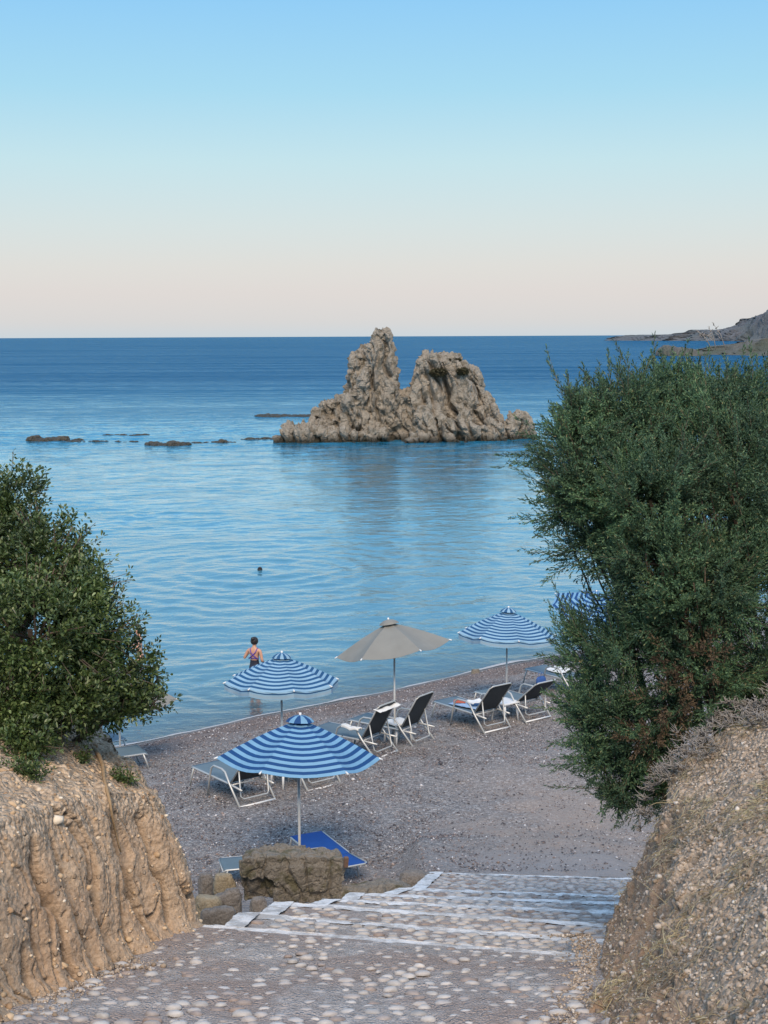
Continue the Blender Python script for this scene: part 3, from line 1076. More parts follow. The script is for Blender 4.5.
def bank_points(P, n, cond, seed):
    rg = np.random.default_rng(seed)
    Pf = P.reshape(-1, 3)
    a = P[1:, 1:] - P[:-1, :-1]
    b = P[1:, :-1] - P[:-1, 1:]
    ar = np.linalg.norm(np.cross(a, b), axis=2)
    cen = (P[1:, 1:] + P[:-1, :-1]) / 2
    nn_ = np.cross(a, b)
    nn_ /= np.linalg.norm(nn_, axis=2, keepdims=True) + 1e-9
    nn_ *= np.sign(nn_[..., 2:3] + 1e-9)
    m = cond(cen[..., 0], cen[..., 1], cen[..., 2], nn_[..., 2])
    w = (ar * m).ravel()
    idx = rg.choice(len(w), n, p=w / w.sum())
    j = rg.uniform(0, 1, (n, 2))
    q00, q11 = P[:-1, :-1].reshape(-1, 3)[idx], P[1:, 1:].reshape(-1, 3)[idx]
    q10, q01 = P[1:, :-1].reshape(-1, 3)[idx], P[:-1, 1:].reshape(-1, 3)[idx]
    u, v = j[:, :1], j[:, 1:]
    pts = (1 - u) * (1 - v) * q00 + u * (1 - v) * q10 + u * v * q11 + (1 - u) * v * q01
    return pts, nn_.reshape(-1, 3)[idx]


_inv = CAMROT.transposed()
_Rn = np.array(_inv)


def bank_hit(P, px, py, lift=.0):
    q = (P.reshape(-1, 3) - np.array(EYE)) @ _Rn.T
    D_ = -q[:, 2]
    sx_, sy_ = 384 + F * q[:, 0] / D_, 512 - F * q[:, 1] / D_
    m_ = (D_ > 2) & (np.hypot(sx_ - px, sy_ - py) < 4)
    if not m_.any():
        return at(px, py, 9.5)
    return at(px, py, float(D_[m_].min()) - lift)


I1V, I1F = ico(1)
M['chip'] = stone_mat('bank_stone', [(0, (.17, .13, .095)), (.35, (.30, .24, .18)), (.65, (.38, .32, .26)), (.9, (.46, .40, .34)), (1, (.60, .56, .50))], .85)
M['ochre_chip'] = stone_mat('ochre_stone', [(0, (.30, .19, .11)), (.5, (.50, .36, .22)), (.85, (.60, .48, .34)), (1, (.70, .62, .50))], .9)
okR = lambda x, y, z, nz: ((nz > .35) & (y > 3.8) & (y < 12) & (x < 4.5)).astype(float) * np.exp(-np.maximum(0, y - 9) * .2)
pts, _ = bank_points(PR, 46000, okR, 1)
sz = np.minimum(RNG.lognormal(math.log(.0072), .5, len(pts)), .024)
o = link('loose_stones', scatter('loose_stones', pts + (0, 0, .002), sz, I1V, I1F, None, (.45, .85), .12), M['chip'], None, False)
tag(o, 'small loose stones scattered over the grey right bank', 'loose stones', None, 'stuff')
pts, _ = bank_points(PL, 6000, lambda x, y, z, nz: ((y > 5) & (y < 12) & (x > -4)).astype(float) * (.12 + (nz > .4)), 2)
sz = RNG.lognormal(math.log(.009), .5, len(pts))
o = link('loose_stones', scatter('loose_stones', pts, sz, I1V, I1F, None, (.5, .9), .15), M['ochre_chip'], None, False)
tag(o, 'crumbs of tan rock stuck in the ochre left bank', 'loose stones', None, 'stuff')
# crumbs and grit where the banks meet the path
n = 5000
e1 = RNG.uniform(0, 1, n)
side_ = RNG.uniform(0, 1, n) < .6
yb = RNG.uniform(5.5, 9.6, n)
bxl = np.interp(yb, [5, b1.y, b2.y, b3.y, b4.y], [-2.05, b1.x, b2.x, b3.x, b4.x])
bxr = np.interp(yb, [5, r1.y, r2.y, r3.y], [r1.x, r1.x, r2.x, r3.x])
sp = np.abs(RNG.normal(0, .13, n))
xb = np.where(side_, bxl + sp, bxr - sp * .7)
sz = RNG.lognormal(math.log(.006), .45, n)
pts = np.stack([xb, yb, path_z(yb) + .004], 1)
o = link('loose_stones', scatter('loose_stones', pts, sz, I1V, I1F, None, (.5, .9), .15), M['chip'], None, False)
tag(o, 'crumbled earth lying along both edges of the cobbled path', 'loose stones', None, 'stuff')

# ------------------------------------------------------------------ rocks
I5V, I5F = ico(5)


def remesh_rock(name, blobs, voxel, amp, mat, label, cat, group=None, loc=(0, 0, 0), kind=None, strat=(0, 0), crackf=.5, extra=None):
    bm = bmesh.new()
    for pts in blobs:
        vs = [bm.verts.new(p) for p in pts]
        r = bmesh.ops.convex_hull(bm, input=vs, use_existing_faces=False)
        for v in r['geom_interior'] + r['geom_unused']:
            if isinstance(v, bmesh.types.BMVert) and v.is_valid:
                bm.verts.remove(v)
    me = bpy.data.meshes.new(name + '_hull')
    bm.to_mesh(me)
    bm.free()
    tmp = bpy.data.objects.new('tmp', me)
    COL.objects.link(tmp)
    md = tmp.modifiers.new('r', 'REMESH')
    md.mode = 'VOXEL'
    md.voxel_size = voxel
    dg = bpy.context.evaluated_depsgraph_get()
    me2 = bpy.data.meshes.new_from_object(tmp.evaluated_get(dg))
    bpy.data.objects.remove(tmp)
    me2.name = name
    n = len(me2.vertices)
    co = np.empty(n * 3, np.float32)
    me2.vertices.foreach_get('co', co)
    co = co.reshape(-1, 3).astype(float)
    # relax to lose the voxel stairs
    ed = np.empty(len(me2.edges) * 2, np.int32)
    me2.edges.foreach_get('vertices', ed)
    ed = ed.reshape(-1, 2)
    deg = np.bincount(ed.ravel(), minlength=n)[:, None]
    for _ in range(4):
        acc = np.zeros_like(co)
        np.add.at(acc, ed[:, 0], co[ed[:, 1]])
        np.add.at(acc, ed[:, 1], co[ed[:, 0]])
        co = .5 * co + .5 * acc / deg
    me2.vertices.foreach_set('co', co.astype(np.float32).ravel())
    me2.update()
    nm = np.empty(n * 3, np.float32)
    me2.vertices.foreach_get('normal', nm)
    nm = nm.reshape(-1, 3)
    a = amp
    q = co / a
    # strata leaning coordinates
    lx = q[:, 0] + strat[0] * q[:, 2]
    cs = np.stack([lx * .55, q[:, 1] * .55, q[:, 2] * .12 + strat[1]], 1)
    cs = cs + .35 * np.stack([noise3(q * .5, 50 + k) for k in range(3)], 1)
    d1, d2 = worley(cs, 3)
    edge = smooth(.22, 0, d2 - d1)
    rid = 1 - np.abs(noise3(cs * 2.3 + 9, 8))
    crack2 = smooth(.8, 1.0, rid)
    # blocky facets
    e1_, e2_ = worley(q * .9, 12)
    e3_, e4_ = worley(q * 2.2 * np.array([1, 1, .7]), 17)
    dsp = -.6 * crackf * edge - .30 * crackf * crack2 + .22 * (.5 - d1) + .12 * (.5 - e1_) + .04 * (.5 - e3_) - .05 * smooth(.1, 0, e4_ - e3_)
    dsp = dsp + .24 * fbm(q * .45, 3, 20) + .06 * fbm(q * 2.6, 4, 30, .6)
    if voxel > .085 and voxel < .1:
        w1 = q + .5 * np.stack([noise3(q * .6, 70 + k) for k in range(3)], 1)
        c1 = np.stack([(w1[:, 0] + strat[0] * w1[:, 2]) * 1.5, w1[:, 1] * 1.5, w1[:, 2] * .33], 1)
        c2 = c1 * 2.7 + 4
        dsp = dsp + .34 * (1 - np.abs(noise3(c1 * 1.25 + 7, 91))) ** 2 + .12 * (1 - np.abs(noise3(c1 * 3.1 + 2, 93))) ** 2 - .22 - .38 * (1 - np.abs(noise3(c1, 81))) ** 6 - .16 * (1 - np.abs(noise3(c2, 83))) ** 4 - .03 * (1 - np.abs(noise3(q * 4.2, 85))) ** 3 + .10
    if extra is not None:
        dsp = dsp + extra(co)
    co = co + nm * (dsp * a)[:, None]
    me2.vertices.foreach_set('co', co.astype(np.float32).ravel())
    me2.update()
    o = link(name, me2, mat, None, False)
    o.location = loc
    return tag(o, label, cat, group, kind)


M['searock'] = rock_mat('sea_stack_rock', (.14, .12, .10), (.33, .29, .235), (.50, .44, .36), 1.1, .3, (.14, .12, .085), .15, True)
M['reef'] = rock_mat('weedy_reef_rock', (.035, .03, .02), (.10, .08, .05), (.22, .18, .13), 1.2, .12, (.05, .045, .02), .15)
M['boulder'] = rock_mat('lichened_boulder', (.08, .073, .062), (.20, .18, .15), (.36, .33, .285), 3.2, .05, (.09, .085, .045))
M['tanstone'] = rock_mat('tan_boulder', (.15, .12, .08), (.30, .25, .17), (.44, .38, .28), 3, .03)
M['greystone'] = rock_mat('grey_boulder', (.10, .09, .08), (.20, .18, .16), (.34, .31, .28), 3, .04)

DS = 121.0
PM = F / DS
S0 = at(400, 436, DS)


def sk(px, py, dy=0.0):      # pixel outline point -> world at the stack, dy metres deeper
    q = at(px, py, DS)
    return (q.x, S0.y + dy, q.z - S0.z)


def slab(front, back, d0, d1):
    """outline points front at depth d0, back at depth d1, sunk to -1.2"""
    return [sk(x, y, d0) for x, y in front] + [sk(x, y, d1) for x, y in back]


blobs = [
    # tall spire
    slab([(352, 450), (360, 400), (371, 352), (376, 331), (388, 331), (397, 370), (404, 410), (408, 450)], [(345, 450), (358, 390), (375, 345), (388, 336), (400, 400), (404, 450)], -1.2, 2.2),
    slab([(375, 350), (377, 330), (388, 329), (392, 352)], [(377, 350), (379, 333), (386, 333), (390, 350)], -.3, 1.0),
    # left shoulder
    slab([(340, 450), (350, 390), (357, 356), (372, 346), (384, 380), (380, 450)], [(335, 450), (350, 385), (354, 352), (372, 344), (380, 450)], .3, 3.2),
    slab([(335, 450), (350, 395), (365, 380), (372, 450)], [(330, 450), (350, 400), (370, 450)], -2.2, 1),
    # step to the left
    slab([(306, 450), (316, 412), (326, 402), (345, 396), (360, 410), (360, 450)], [(308, 450), (318, 410), (345, 398), (360, 450)], .0, 3.0),
    slab([(325, 450), (335, 415), (352, 405), (366, 425), (370, 450)], [(325, 450), (345, 400), (370, 450)], -1.8, 1),
    # low skirt front left
    slab([(276, 450), (283, 431), (296, 424), (318, 424), (335, 430), (338, 450)], [(280, 450), (294, 419), (318, 417), (345, 422), (345, 450)], -4.2, -.6),
    slab([(325, 450), (330, 427), (345, 424), (362, 432), (366, 450)], [(325, 450), (345, 418), (366, 450)], -4.0, -.5),
    slab([(360, 450), (364, 428), (378, 424), (392, 432), (396, 450)], [(360, 450), (375, 415), (396, 450)], -4.0, 0),
    # saddle
    slab([(385, 450), (393, 410), (400, 392), (410, 395), (420, 410), (430, 450)], [(385, 450), (398, 392), (412, 390), (430, 450)], -1.4, 1.8),
    # broad right peak
    slab([(402, 450), (412, 405), (418, 375), (420, 358), (428, 354), (442, 358), (452, 380), (455, 450)], [(405, 450), (418, 365), (424, 353), (445, 354), (455, 450)], -1.8, 2.0),
    slab([(430, 450), (436, 366), (450, 358), (462, 364), (472, 400), (476, 450)], [(430, 450), (440, 354), (458, 358), (470, 372), (476, 450)], -1.4, 2.6),
    slab([(455, 450), (460, 372), (470, 367), (476, 374), (476, 392), (484, 420), (490, 450)], [(455, 450), (466, 368), (475, 375), (484, 450)], -.8, 2.2),
    slab([(462, 450), (470, 415), (478, 400), (484, 395), (492, 405), (500, 425), (504, 450)], [(465, 450), (484, 393), (504, 450)], -1.6, 2.0),
    slab([(408, 450), (414, 418), (424, 402), (440, 410), (448, 450)], [(408, 450), (430, 390), (448, 450)], -3.6, -.5),
    slab([(440, 450), (444, 420), (456, 408), (470, 420), (474, 450)], [(440, 450), (456, 395), (474, 450)], -3.4, -.5),
    slab([(468, 450), (474, 424), (486, 416), (498, 428), (502, 450)], [(468, 450), (486, 410), (502, 450)], -3.0, .5),
    slab([(495, 450), (500, 425), (507, 411), (518, 413), (526, 425), (531, 450)], [(497, 450), (508, 410), (520, 414), (529, 450)], -1.6, 1.6),
    slab([(404, 450), (408, 432), (418, 428), (430, 434), (434, 450)], [(404, 450), (418, 425), (434, 450)], -5.0, -2),
    slab([(435, 450), (440, 433), (450, 430), (462, 436), (466, 450)], [(435, 450), (450, 425), (466, 450)], -4.8, -2),
]


def stack_extra(c):
    # dark ledge shadows are leaf meshes added further down; deep gully between the two halves of the right peak
    px = 400 + (c[:, 0] - S0.x) * PM
    h = c[:, 2]
    lean = 440 + (6.5 - h) * 3.0
    lean2 = 424 + (6.5 - h) * 2.6
    lean3 = 392 - (7 - h) * 2.8
    return .22 - 1.0 * smooth(4, 0, np.abs(px - lean)) * smooth(6.8, 5.5, h) - .7 * smooth(3, 0, np.abs(px - lean2)) * smooth(6.8, 5, h) - .5 * smooth(3, 0, np.abs(px - lean3 + 14)) * smooth(8, 6, h)


blobs = [[((x - S0.x) * 1.03 + S0.x, y, z * (1.02 if z > 0 else 1)) for x, y, z in b] for b in blobs]
o = remesh_rock('rock_outcrop', blobs, .09, 1.0, M['searock'], 'rugged twin-peaked rock outcrop rising out of the sea', 'sea rock', None, (0, 0, 0), None, (.28, 0), .9, stack_extra)

def px_rock(name, x0, x1, ytop, ybase, depth, voxel, mat, label, cat, group=None, zbase=0.0, rough=1.0, lumps=6, kind=None, sink=.5, amp=None, seed=0):
    """a rough rock whose outline covers x0..x1, ytop..ybase; it stands at zbase"""
    rg = random.Random(seed + int(x0))
    c = on((x0 + x1) / 2, ybase, zbase)
    D = (c - EYE).dot(CAMROT @ Vector((0, 0, -1)))
    w = (x1 - x0) / F * D
    h = (ybase - ytop) / F * D * (.62 if name == 'reef_rock' else 1)
    bl = []
    for k in range(lumps):
        f = (k + .5) / lumps
        cx = (f - .5) * w * .8
        hw = w / lumps * rg.uniform(.8, 1.4) * (1 if lumps > 1 else .5)
        hh = h * (rg.uniform(.3, .95) if lumps > 1 else .9) * (1 if lumps < 3 else (1 - .5 * abs(f - .5)))
        cy = rg.uniform(-.15, .2) * depth
        dd = depth * .5 * rg.uniform(.7, 1)
        pts = []
        for q in range(12):
            an = q * math.pi / 6 + rg.uniform(-.2, .2)
            pts.append((cx + hw * math.cos(an), cy + dd * math.sin(an) + depth * .4, -sink))
            pts.append((cx + hw * .98 * math.cos(an), cy + dd * math.sin(an) + depth * .4, hh * .25))
            pts.append((cx + hw * .72 * math.cos(an), cy + dd * .72 * math.sin(an) + depth * .4, hh * rg.uniform(.78, 1)))
        bl.append(pts)
    a = amp if amp else min(w / 6, h) * .55
    return remesh_rock(name, bl, voxel, a, mat, label, cat, group, (c.x, c.y, zbase), kind, (.1, seed), .35 * rough)


G = 'low weedy reef rocks left of the outcrop'
REEF = [(64, 96, 438.5, 442, 1.0, 'thin awash reef strip just right of the leftmost reef rocks', 2),
        (190, 212, 440, 443, .9, 'thin awash reef strip between the long slab and the small rounded rock', 2),
        (112, 140, 439, 442, .9, 'thin awash reef strip left of the long brown slab', 2),
        (22, 66, 430, 442, 2.5, 'weedy brown reef rock standing highest at the far left of the reef', 2),
        (62, 82, 435, 441, 1.2, 'low brown ledge joined to the right foot of the leftmost reef rock', 1),
        (90, 107, 438, 442, .8, 'tiny awash reef rock between the leftmost and the long reef ledges', 1),
        (100, 150, 432, 436, 1.5, 'thin far reef ledge barely breaking the water', 3),
        (139, 192, 436, 446, 2.0, 'long flat brown reef slab in the middle of the reef line', 3),
        (210, 233, 436, 443, 1.2, 'small rounded reef rock right of the long slab', 1),
        (236, 282, 434.5, 440, 1.2, 'narrow reef strip reaching the left foot of the outcrop', 3),
        (250, 335, 412, 417, 4.0, 'dark flat shelf lying just behind the left end of the outcrop', 3)]
for k, (x0, x1, yt, yb, dp, lb, nl) in enumerate(REEF):
    px_rock('reef_rock', x0, x1, yt, yb, dp, .101, M['reef'], lb, 'reef rock', G, 0, 1.2, nl * 2 + 1, None, .6, .36, k)


# far land
def ridge(name, prof, D0, D1, depth, mat, label, amp, seed, kind='structure'):
    px = np.array([q[0] for q in prof], float)
    py = np.array([q[1] for q in prof], float)
    n, m = 260, 46
    u = np.linspace(px[0], px[-1], n)
    top = np.interp(u, px, py)
    Dd = np.interp(u, [px[0], px[-1]], [D0, D1])
    base = np.array([at(a_, b_, d_)[:] for a_, b_, d_ in zip(u, top, Dd)])
    H = np.maximum(base[:, 2], .3)
    v = np.linspace(0, 1, m)
    prf = smooth(0, .22, v) * (1 - .35 * smooth(.3, 1, v)) * np.where(v > .9, smooth(1.0, .9, v), 1)
    dirn = base[:, :2] / np.linalg.norm(base[:, :2], axis=1, keepdims=True)
    XX = base[:, 0][:, None] + dirn[:, 0][:, None] * (v[None] - .22) * depth
    YY = base[:, 1][:, None] + dirn[:, 1][:, None] * (v[None] - .22) * depth
    p = np.stack([XX.ravel(), YY.ravel(), 0 * XX.ravel()], 1)
    sc = 1.0 / amp[1]
    nz = fbm(p * sc, 5, seed, .55).reshape(n, m)
    ZZ = H[:, None] * prf[None] * (1 + amp[0] * nz) - .4
    V = np.stack([XX, YY, ZZ], 2).reshape(-1, 3)
    V[:, :2] += (fbm(p * sc * 2, 3, seed + 4) * amp[1] * .35)[:, None] * np.array([1, .6])
    return tag(link(name, mesh_np(name, V, grid_faces(n, m)), mat, None, False), label, None, None, kind)


def land_mat(name, rockc, green, sc):
    t = NT(name)
    p = t.pos()
    n1 = t.noise(p, .02 * sc, 6, .6)
    n2 = t.noise(p, .12 * sc, 6, .75)
    c = t.mix(t.ramp(n2, [(.35, 0.0), (.7, 1.0)]), tuple(x * .5 for x in rockc), rockc)
    c = t.mix(t.ramp(n1, [(.42, 0.0), (.6, .8)]), c, green)
    t.bsdf(c, .95, t.bump(n2, 6 / sc))
    return t.m


M['farland'] = land_mat('far_headland', (.18, .19, .21), (.11, .13, .13), 1)  # distance haze put into the colour, paler and bluer
M['nearland'] = land_mat('coast_slope', (.19, .185, .17), (.085, .10, .07), 2.2)
ridge('headland', [(609, 338.4), (616, 336.8), (628, 335.6), (650, 335.2), (672, 334.6), (684, 333.2), (692, 331), (712, 330.3), (733, 328.2), (744, 323), (750, 318), (758, 315.5), (768, 314), (800, 306), (900, 296)],
      2300, 1500, 500, M['farland'], 'distant grey headland with a cliff on the right horizon', (.35, 55), 5)
ridge('coast', [(693, 353), (706, 349), (722, 345), (740, 341), (768, 337), (820, 325), (900, 310)], 640, 560, 160, M['nearland'], 'scrubby coastal slope beyond the juniper', (.3, 25), 15)
px_rock('rock_islet', 663, 707, 341.5, 356, 22, .8, M['nearland'], 'pale scrubby rock islet far off in front of the headland', 'rock islet', None, 0, .6, 4, None, 3, 2.2, 3)

# boulders by the steps
BZ = 2.30


def boulder(x0, x1, yt, yb, z, depth, mat, label, cat='boulder', group='boulders beside the beach steps', lumps=2, rough=1.0, sink=.35, amp=None, seed=0):
    return px_rock('boulder', x0, x1, yt, yb, depth, .022, mat, label, cat, group, z, rough, lumps, None, sink, amp, seed)


# the big block: flat top, overhanging left side
c = on(296, 901, 2.30)
Dk = (c - EYE).dot(CAMROT @ Vector((0, 0, -1)))
u = Dk / F


def bp(px, py, dy):
    return ((px - 296) * u, dy, (901 - py) * u * 1.0)


big = [slab2 for slab2 in ([bp(238, 866, .1), bp(243, 860, 0), bp(262, 858, 0), bp(310, 858, 0), bp(344, 860, 0), bp(347, 866, 0), bp(345, 884, 0), bp(280, 880, 0), bp(239, 882, 0),
                             bp(243, 864, .42), bp(262, 860, .5), bp(335, 862, .45), bp(343, 884, .45), bp(242, 884, .45)],
                            [bp(274, 868, -.03), bp(342, 868, -.03), bp(342, 912, .02), bp(272, 912, .05), bp(275, 868, .4), bp(341, 868, .4), bp(341, 912, .4), bp(275, 912, .4)],
                            [bp(239, 870, .05), bp(272, 870, .03), bp(272, 912, .22), bp(240, 912, .18), bp(241, 872, .4), bp(256, 872, .4), bp(256, 912, .4), bp(241, 912, .4)])]
remesh_rock('boulder', big, .018, .12, M['boulder'], 'large flat-topped mossy boulder block in front of the front umbrella pole', 'boulder', 'boulders beside the beach steps', (c.x, c.y + .1, 2.30), None, (.1, 2), .5)
mb = MB().box((0, 0, 0), (.05, .05, .12))
o = mb.build('brick', M['brick'], None, False, .006)
o.location = at(346, 862, Dk - .04)
o.rotation_euler = (.1, .05, .3)
tag(o, 'small reddish brick stuck to the right edge of the large boulder', 'brick')
boulder(212, 235, 874, 888, 2.35, .22, M['tanstone'], 'smooth tan rounded boulder left of the large mossy block', lumps=1, rough=.2, amp=.05, seed=2)
boulder(215, 238, 890, 902, 2.35, .22, M['greystone'], 'dull grey boulder below the smooth tan one', lumps=2, rough=.6, seed=3)
boulder(198, 212, 874, 884, 2.3, .2, M['greystone'], 'angular grey rubble stone next to the ochre bank, upper one', lumps=1, rough=.6, seed=4)
boulder(195, 215, 890, 903, 2.4, .2, M['tanstone'], 'jagged tan rubble stone at the foot of the ochre bank', lumps=2, rough=.8, seed=5)
boulder(345, 382, 884, 899, 2.3, .35, M['boulder'], 'low brown boulder leaning right against the large block', lumps=2, rough=.8, seed=6)
boulder(374, 412, 880, 893, 2.2, .35, M['boulder'], 'wide low brown boulder left of the last steps', lumps=3, rough=.7, seed=7)
boulder(404, 438, 870, 882, 2.1, .3, M['greystone'], 'dark low boulder at the corner of the lowest step', lumps=2, rough=.7, seed=8)
boulder(246, 270, 898, 908, 2.42, .18, M['greystone'], 'small grey stone in the hollow under the large block', lumps=1, rough=.5, seed=9)
boulder(207, 230, 906, 914, 2.75, .18, M['greystone'], 'half-buried flat stone behind the first white step corner', lumps=2, rough=.5, seed=10)
z_ = .05
px_rock('boulder', 471, 481, 668, 676, .25, .02, M['boulder'], 'lone small dark stone on the waterline left of the right umbrella', 'boulder', None, .12, .4, 1, None, .1, .05, 11)

# ------------------------------------------------------------------ umbrellas


def umbrella(loc, dia, n, rise, height, canopy_mats, bands, rot=0.0, tilt=(0, 0), valance=0.0, label='', group='beach umbrellas', cap_stripes=True, lower_rise=.0):
    """loc: foot on the ground; height: top of the canopy"""
    root = empty('beach_umbrella', loc, 0, label, 'umbrella', group)
    Rr = dia / 2
    T = Matrix.Rotation(tilt[1], 4, 'Y') @ Matrix.Rotation(tilt[0], 4, 'X')
    apex = Vector((0, 0, height))
    piv = Vector((0, 0, height - rise - .15))

    def W(v):
        return piv + (T @ (Vector(v) - piv))
    MB().tube([(0, 0, -.3), (0, 0, height - rise - .15)], .019, 12).tube([(0, 0, height - rise - .15), W((0, 0, height - .03))], .016, 12).build('pole', M['sand_pole'], root)
    # canopy
    vs, fs, ms = [], [], []
    sub = 6
    nb = bands * 2
    ncol = n * sub
    for b in range(nb + 1):
        tt = .07 + .93 * b / nb
        for k in range(ncol):
            seg, fr = divmod(k, sub)
            a0 = rot + 2 * math.pi * seg / n
            a1 = rot + 2 * math.pi * (seg + 1) / n
            f_ = fr / sub
            x = (1 - f_) * math.cos(a0) + f_ * math.cos(a1)
            y = (1 - f_) * math.sin(a0) + f_ * math.sin(a1)
            bulge = math.sin(math.pi * f_)
            zz = height - rise * (tt ** 1.06) - .05 * bulge * tt * (1 if n > 6 else 1.5) + .02 * math.sin(math.pi * tt)
            inn = 1 - .035 * bulge * tt ** 3
            vs.append(W((x * Rr * tt * inn, y * Rr * tt * inn, zz)))
    for b in range(nb):
        for k in range(ncol):
            k2 = (k + 1) % ncol
            fs.append((b * ncol + k, b * ncol + k2, (b + 1) * ncol + k2, (b + 1) * ncol + k))
            ms.append(0 if len(canopy_mats) == 1 else b % 2)
    if valance:
        base = (nb) * ncol
        rows = 6
        for r_ in range(1, rows + 1):
            for k in range(ncol):
                q = vs[base + k]
                out = (q - W((0, 0, q.z))).normalized()
                sc_ = .012 * math.sin(k * 1.9)
                vs.append(q + Vector((out.x * sc_, out.y * sc_, -valance * r_ / rows)))
        for r_ in range(rows):
            for k in range(ncol):
                k2 = (k + 1) % ncol
                a_ = base + r_ * ncol
                fs.append((a_ + k, a_ + k2, a_ + ncol + k2, a_ + ncol + k))
                ms.append([1, 0, 1, 2, 2, 1][r_] if len(canopy_mats) > 2 else 0)
    me = bpy.data.meshes.new('canopy')
    me.from_pydata([v[:] for v in vs], [], fs)
    me.polygons.foreach_set('material_index', np.array(ms, np.int32))
    me.update()
    o = link('canopy', me, canopy_mats, root)
    md = o.modifiers.new('thickness', 'SOLIDIFY')
    md.thickness = .004
    # vent cap
    vs, fs, ms = [], [], []
    rr = [(0, .075), (.5, .06), (1, .0)]
    m_ = n * 4
    vs.append(W((0, 0, height + .07)))
    for j, (q, zq) in enumerate(((.45, .055), (.8, .02), (1.0, -.02))):
        for k in range(m_):
            a_ = rot + 2 * math.pi * k / m_
            rad = Rr * .175 * q * (1 - .05 * abs(math.sin(n * (a_ - rot) / 2)))
            vs.append(W((rad * math.cos(a_), rad * math.sin(a_), height + zq)))
    for k in range(m_):
        fs.append((0, 1 + k, 1 + (k + 1) % m_))
        ms.append((k // 2) % 2 if len(canopy_mats) > 1 else 0)
    for j in range(2):
        for k in range(m_):
            a_ = 1 + j * m_
            fs.append((a_ + k, a_ + m_ + k, a_ + m_ + (k + 1) % m_, a_ + (k + 1) % m_))
            ms.append((k // 2) % 2 if len(canopy_mats) > 1 else 0)
    me = bpy.data.meshes.new('vent_cap')
    me.from_pydata([v[:] for v in vs], [], fs)
    me.polygons.foreach_set('material_index', np.array(ms, np.int32))
    me.update()
    o = link('vent_cap', me, canopy_mats[:2], root)
    md = o.modifiers.new('thickness', 'SOLIDIFY')
    md.thickness = .004
    # ribs, one mesh each, and struts
    hub = W((0, 0, height - rise - .05))
    for k in range(n):
        a_ = rot + 2 * math.pi * k / n
        tip = W((math.cos(a_) * Rr * 1.012, math.sin(a_) * Rr * 1.012, height - rise - .012))
        mid = W((math.cos(a_) * Rr * .5, math.sin(a_) * Rr * .5, height - rise * .49 - .02))
        MB().tube([W((0, 0, height - .04)), mid, tip], .006, 6).tube([hub, mid], .005, 6).build('rib', M['sand_pole'], root)
        q = W((math.cos(a_) * Rr * 1.0, math.sin(a_) * Rr * 1.0, height - rise + .002))
        MB().tube([q - (tip - mid).normalized() * .03, q + (tip - mid).normalized() * .03], .013, 6).build('rib_tip', M['white_plastic'], root)
    MB().tube([hub - Vector((0, 0, .03)), hub + Vector((0, 0, .03))], .03, 10).build('runner', M['white_plastic'], root)
    MB().tube([W((0, 0, height + .05)), W((0, 0, height + .10))], .018, 8).build('finial', M['white_plastic'], root)
    return root


def place(px, py_apex, D):
    q = at(px, py_apex, D)
    return q, gz(q.x, q.y)


BLUE = [M['blue'], M['pale']]
BLUE2 = [M['blue2'], M['pale2'], M['valance']]
# A, taupe
q, g = place(389, 623, 26.9)
umbrella((q.x + .10, q.y, g), 2.20, 6, .50, q.z - g, [M['taupe']], 5, R(-190 + 8), (R(-6), R(-9)), 0, 'plain taupe umbrella in the middle of the beach', lower_rise=0)
# B, front blue, hexagonal
q, g = place(298, 721, 19.3)
umbrella((q.x, q.y, g), 2.25, 6, .53, q.z - g, BLUE, 10, R(-173), (R(-6), R(2.0)), 0, 'nearest deep blue striped umbrella standing behind the large boulder')
# C, octagonal with valance
q, g = place(281, 657, 24.4)
umbrella((q.x, q.y, g), 1.98, 8, .42, q.z - g, BLUE2, 10, R(-164), (R(-4), R(1)), .13, 'faded blue striped umbrella with a valance behind the nearest one, in front of the bather')
# D
q, g = place(507, 611, 30.4)
umbrella((q.x, q.y, g), 2.12, 8, .50, q.z - g, BLUE2, 11, R(-172), (R(-4), R(3)), .13, 'blue striped umbrella with a valance between the taupe umbrella and the juniper')
# E, behind the juniper
q, g = place(592, 592, 35.0)
umbrella((q.x, q.y, g), 2.2, 8, .42, q.z - g, [M['blue'], M['pale']], 8, R(-172), (R(14), R(8)), 0, 'blue striped umbrella half hidden behind the juniper branches')
# F, behind the left bush
q, g = place(118, 672, 27.0)
umbrella((q.x, q.y, g), 2.2, 6, .50, q.z - g, [M['taupe']], 5, R(-190 + 14), (R(0), R(3)), 0, 'grey umbrella mostly hidden behind the left bush')

# ------------------------------------------------------------------ loungers


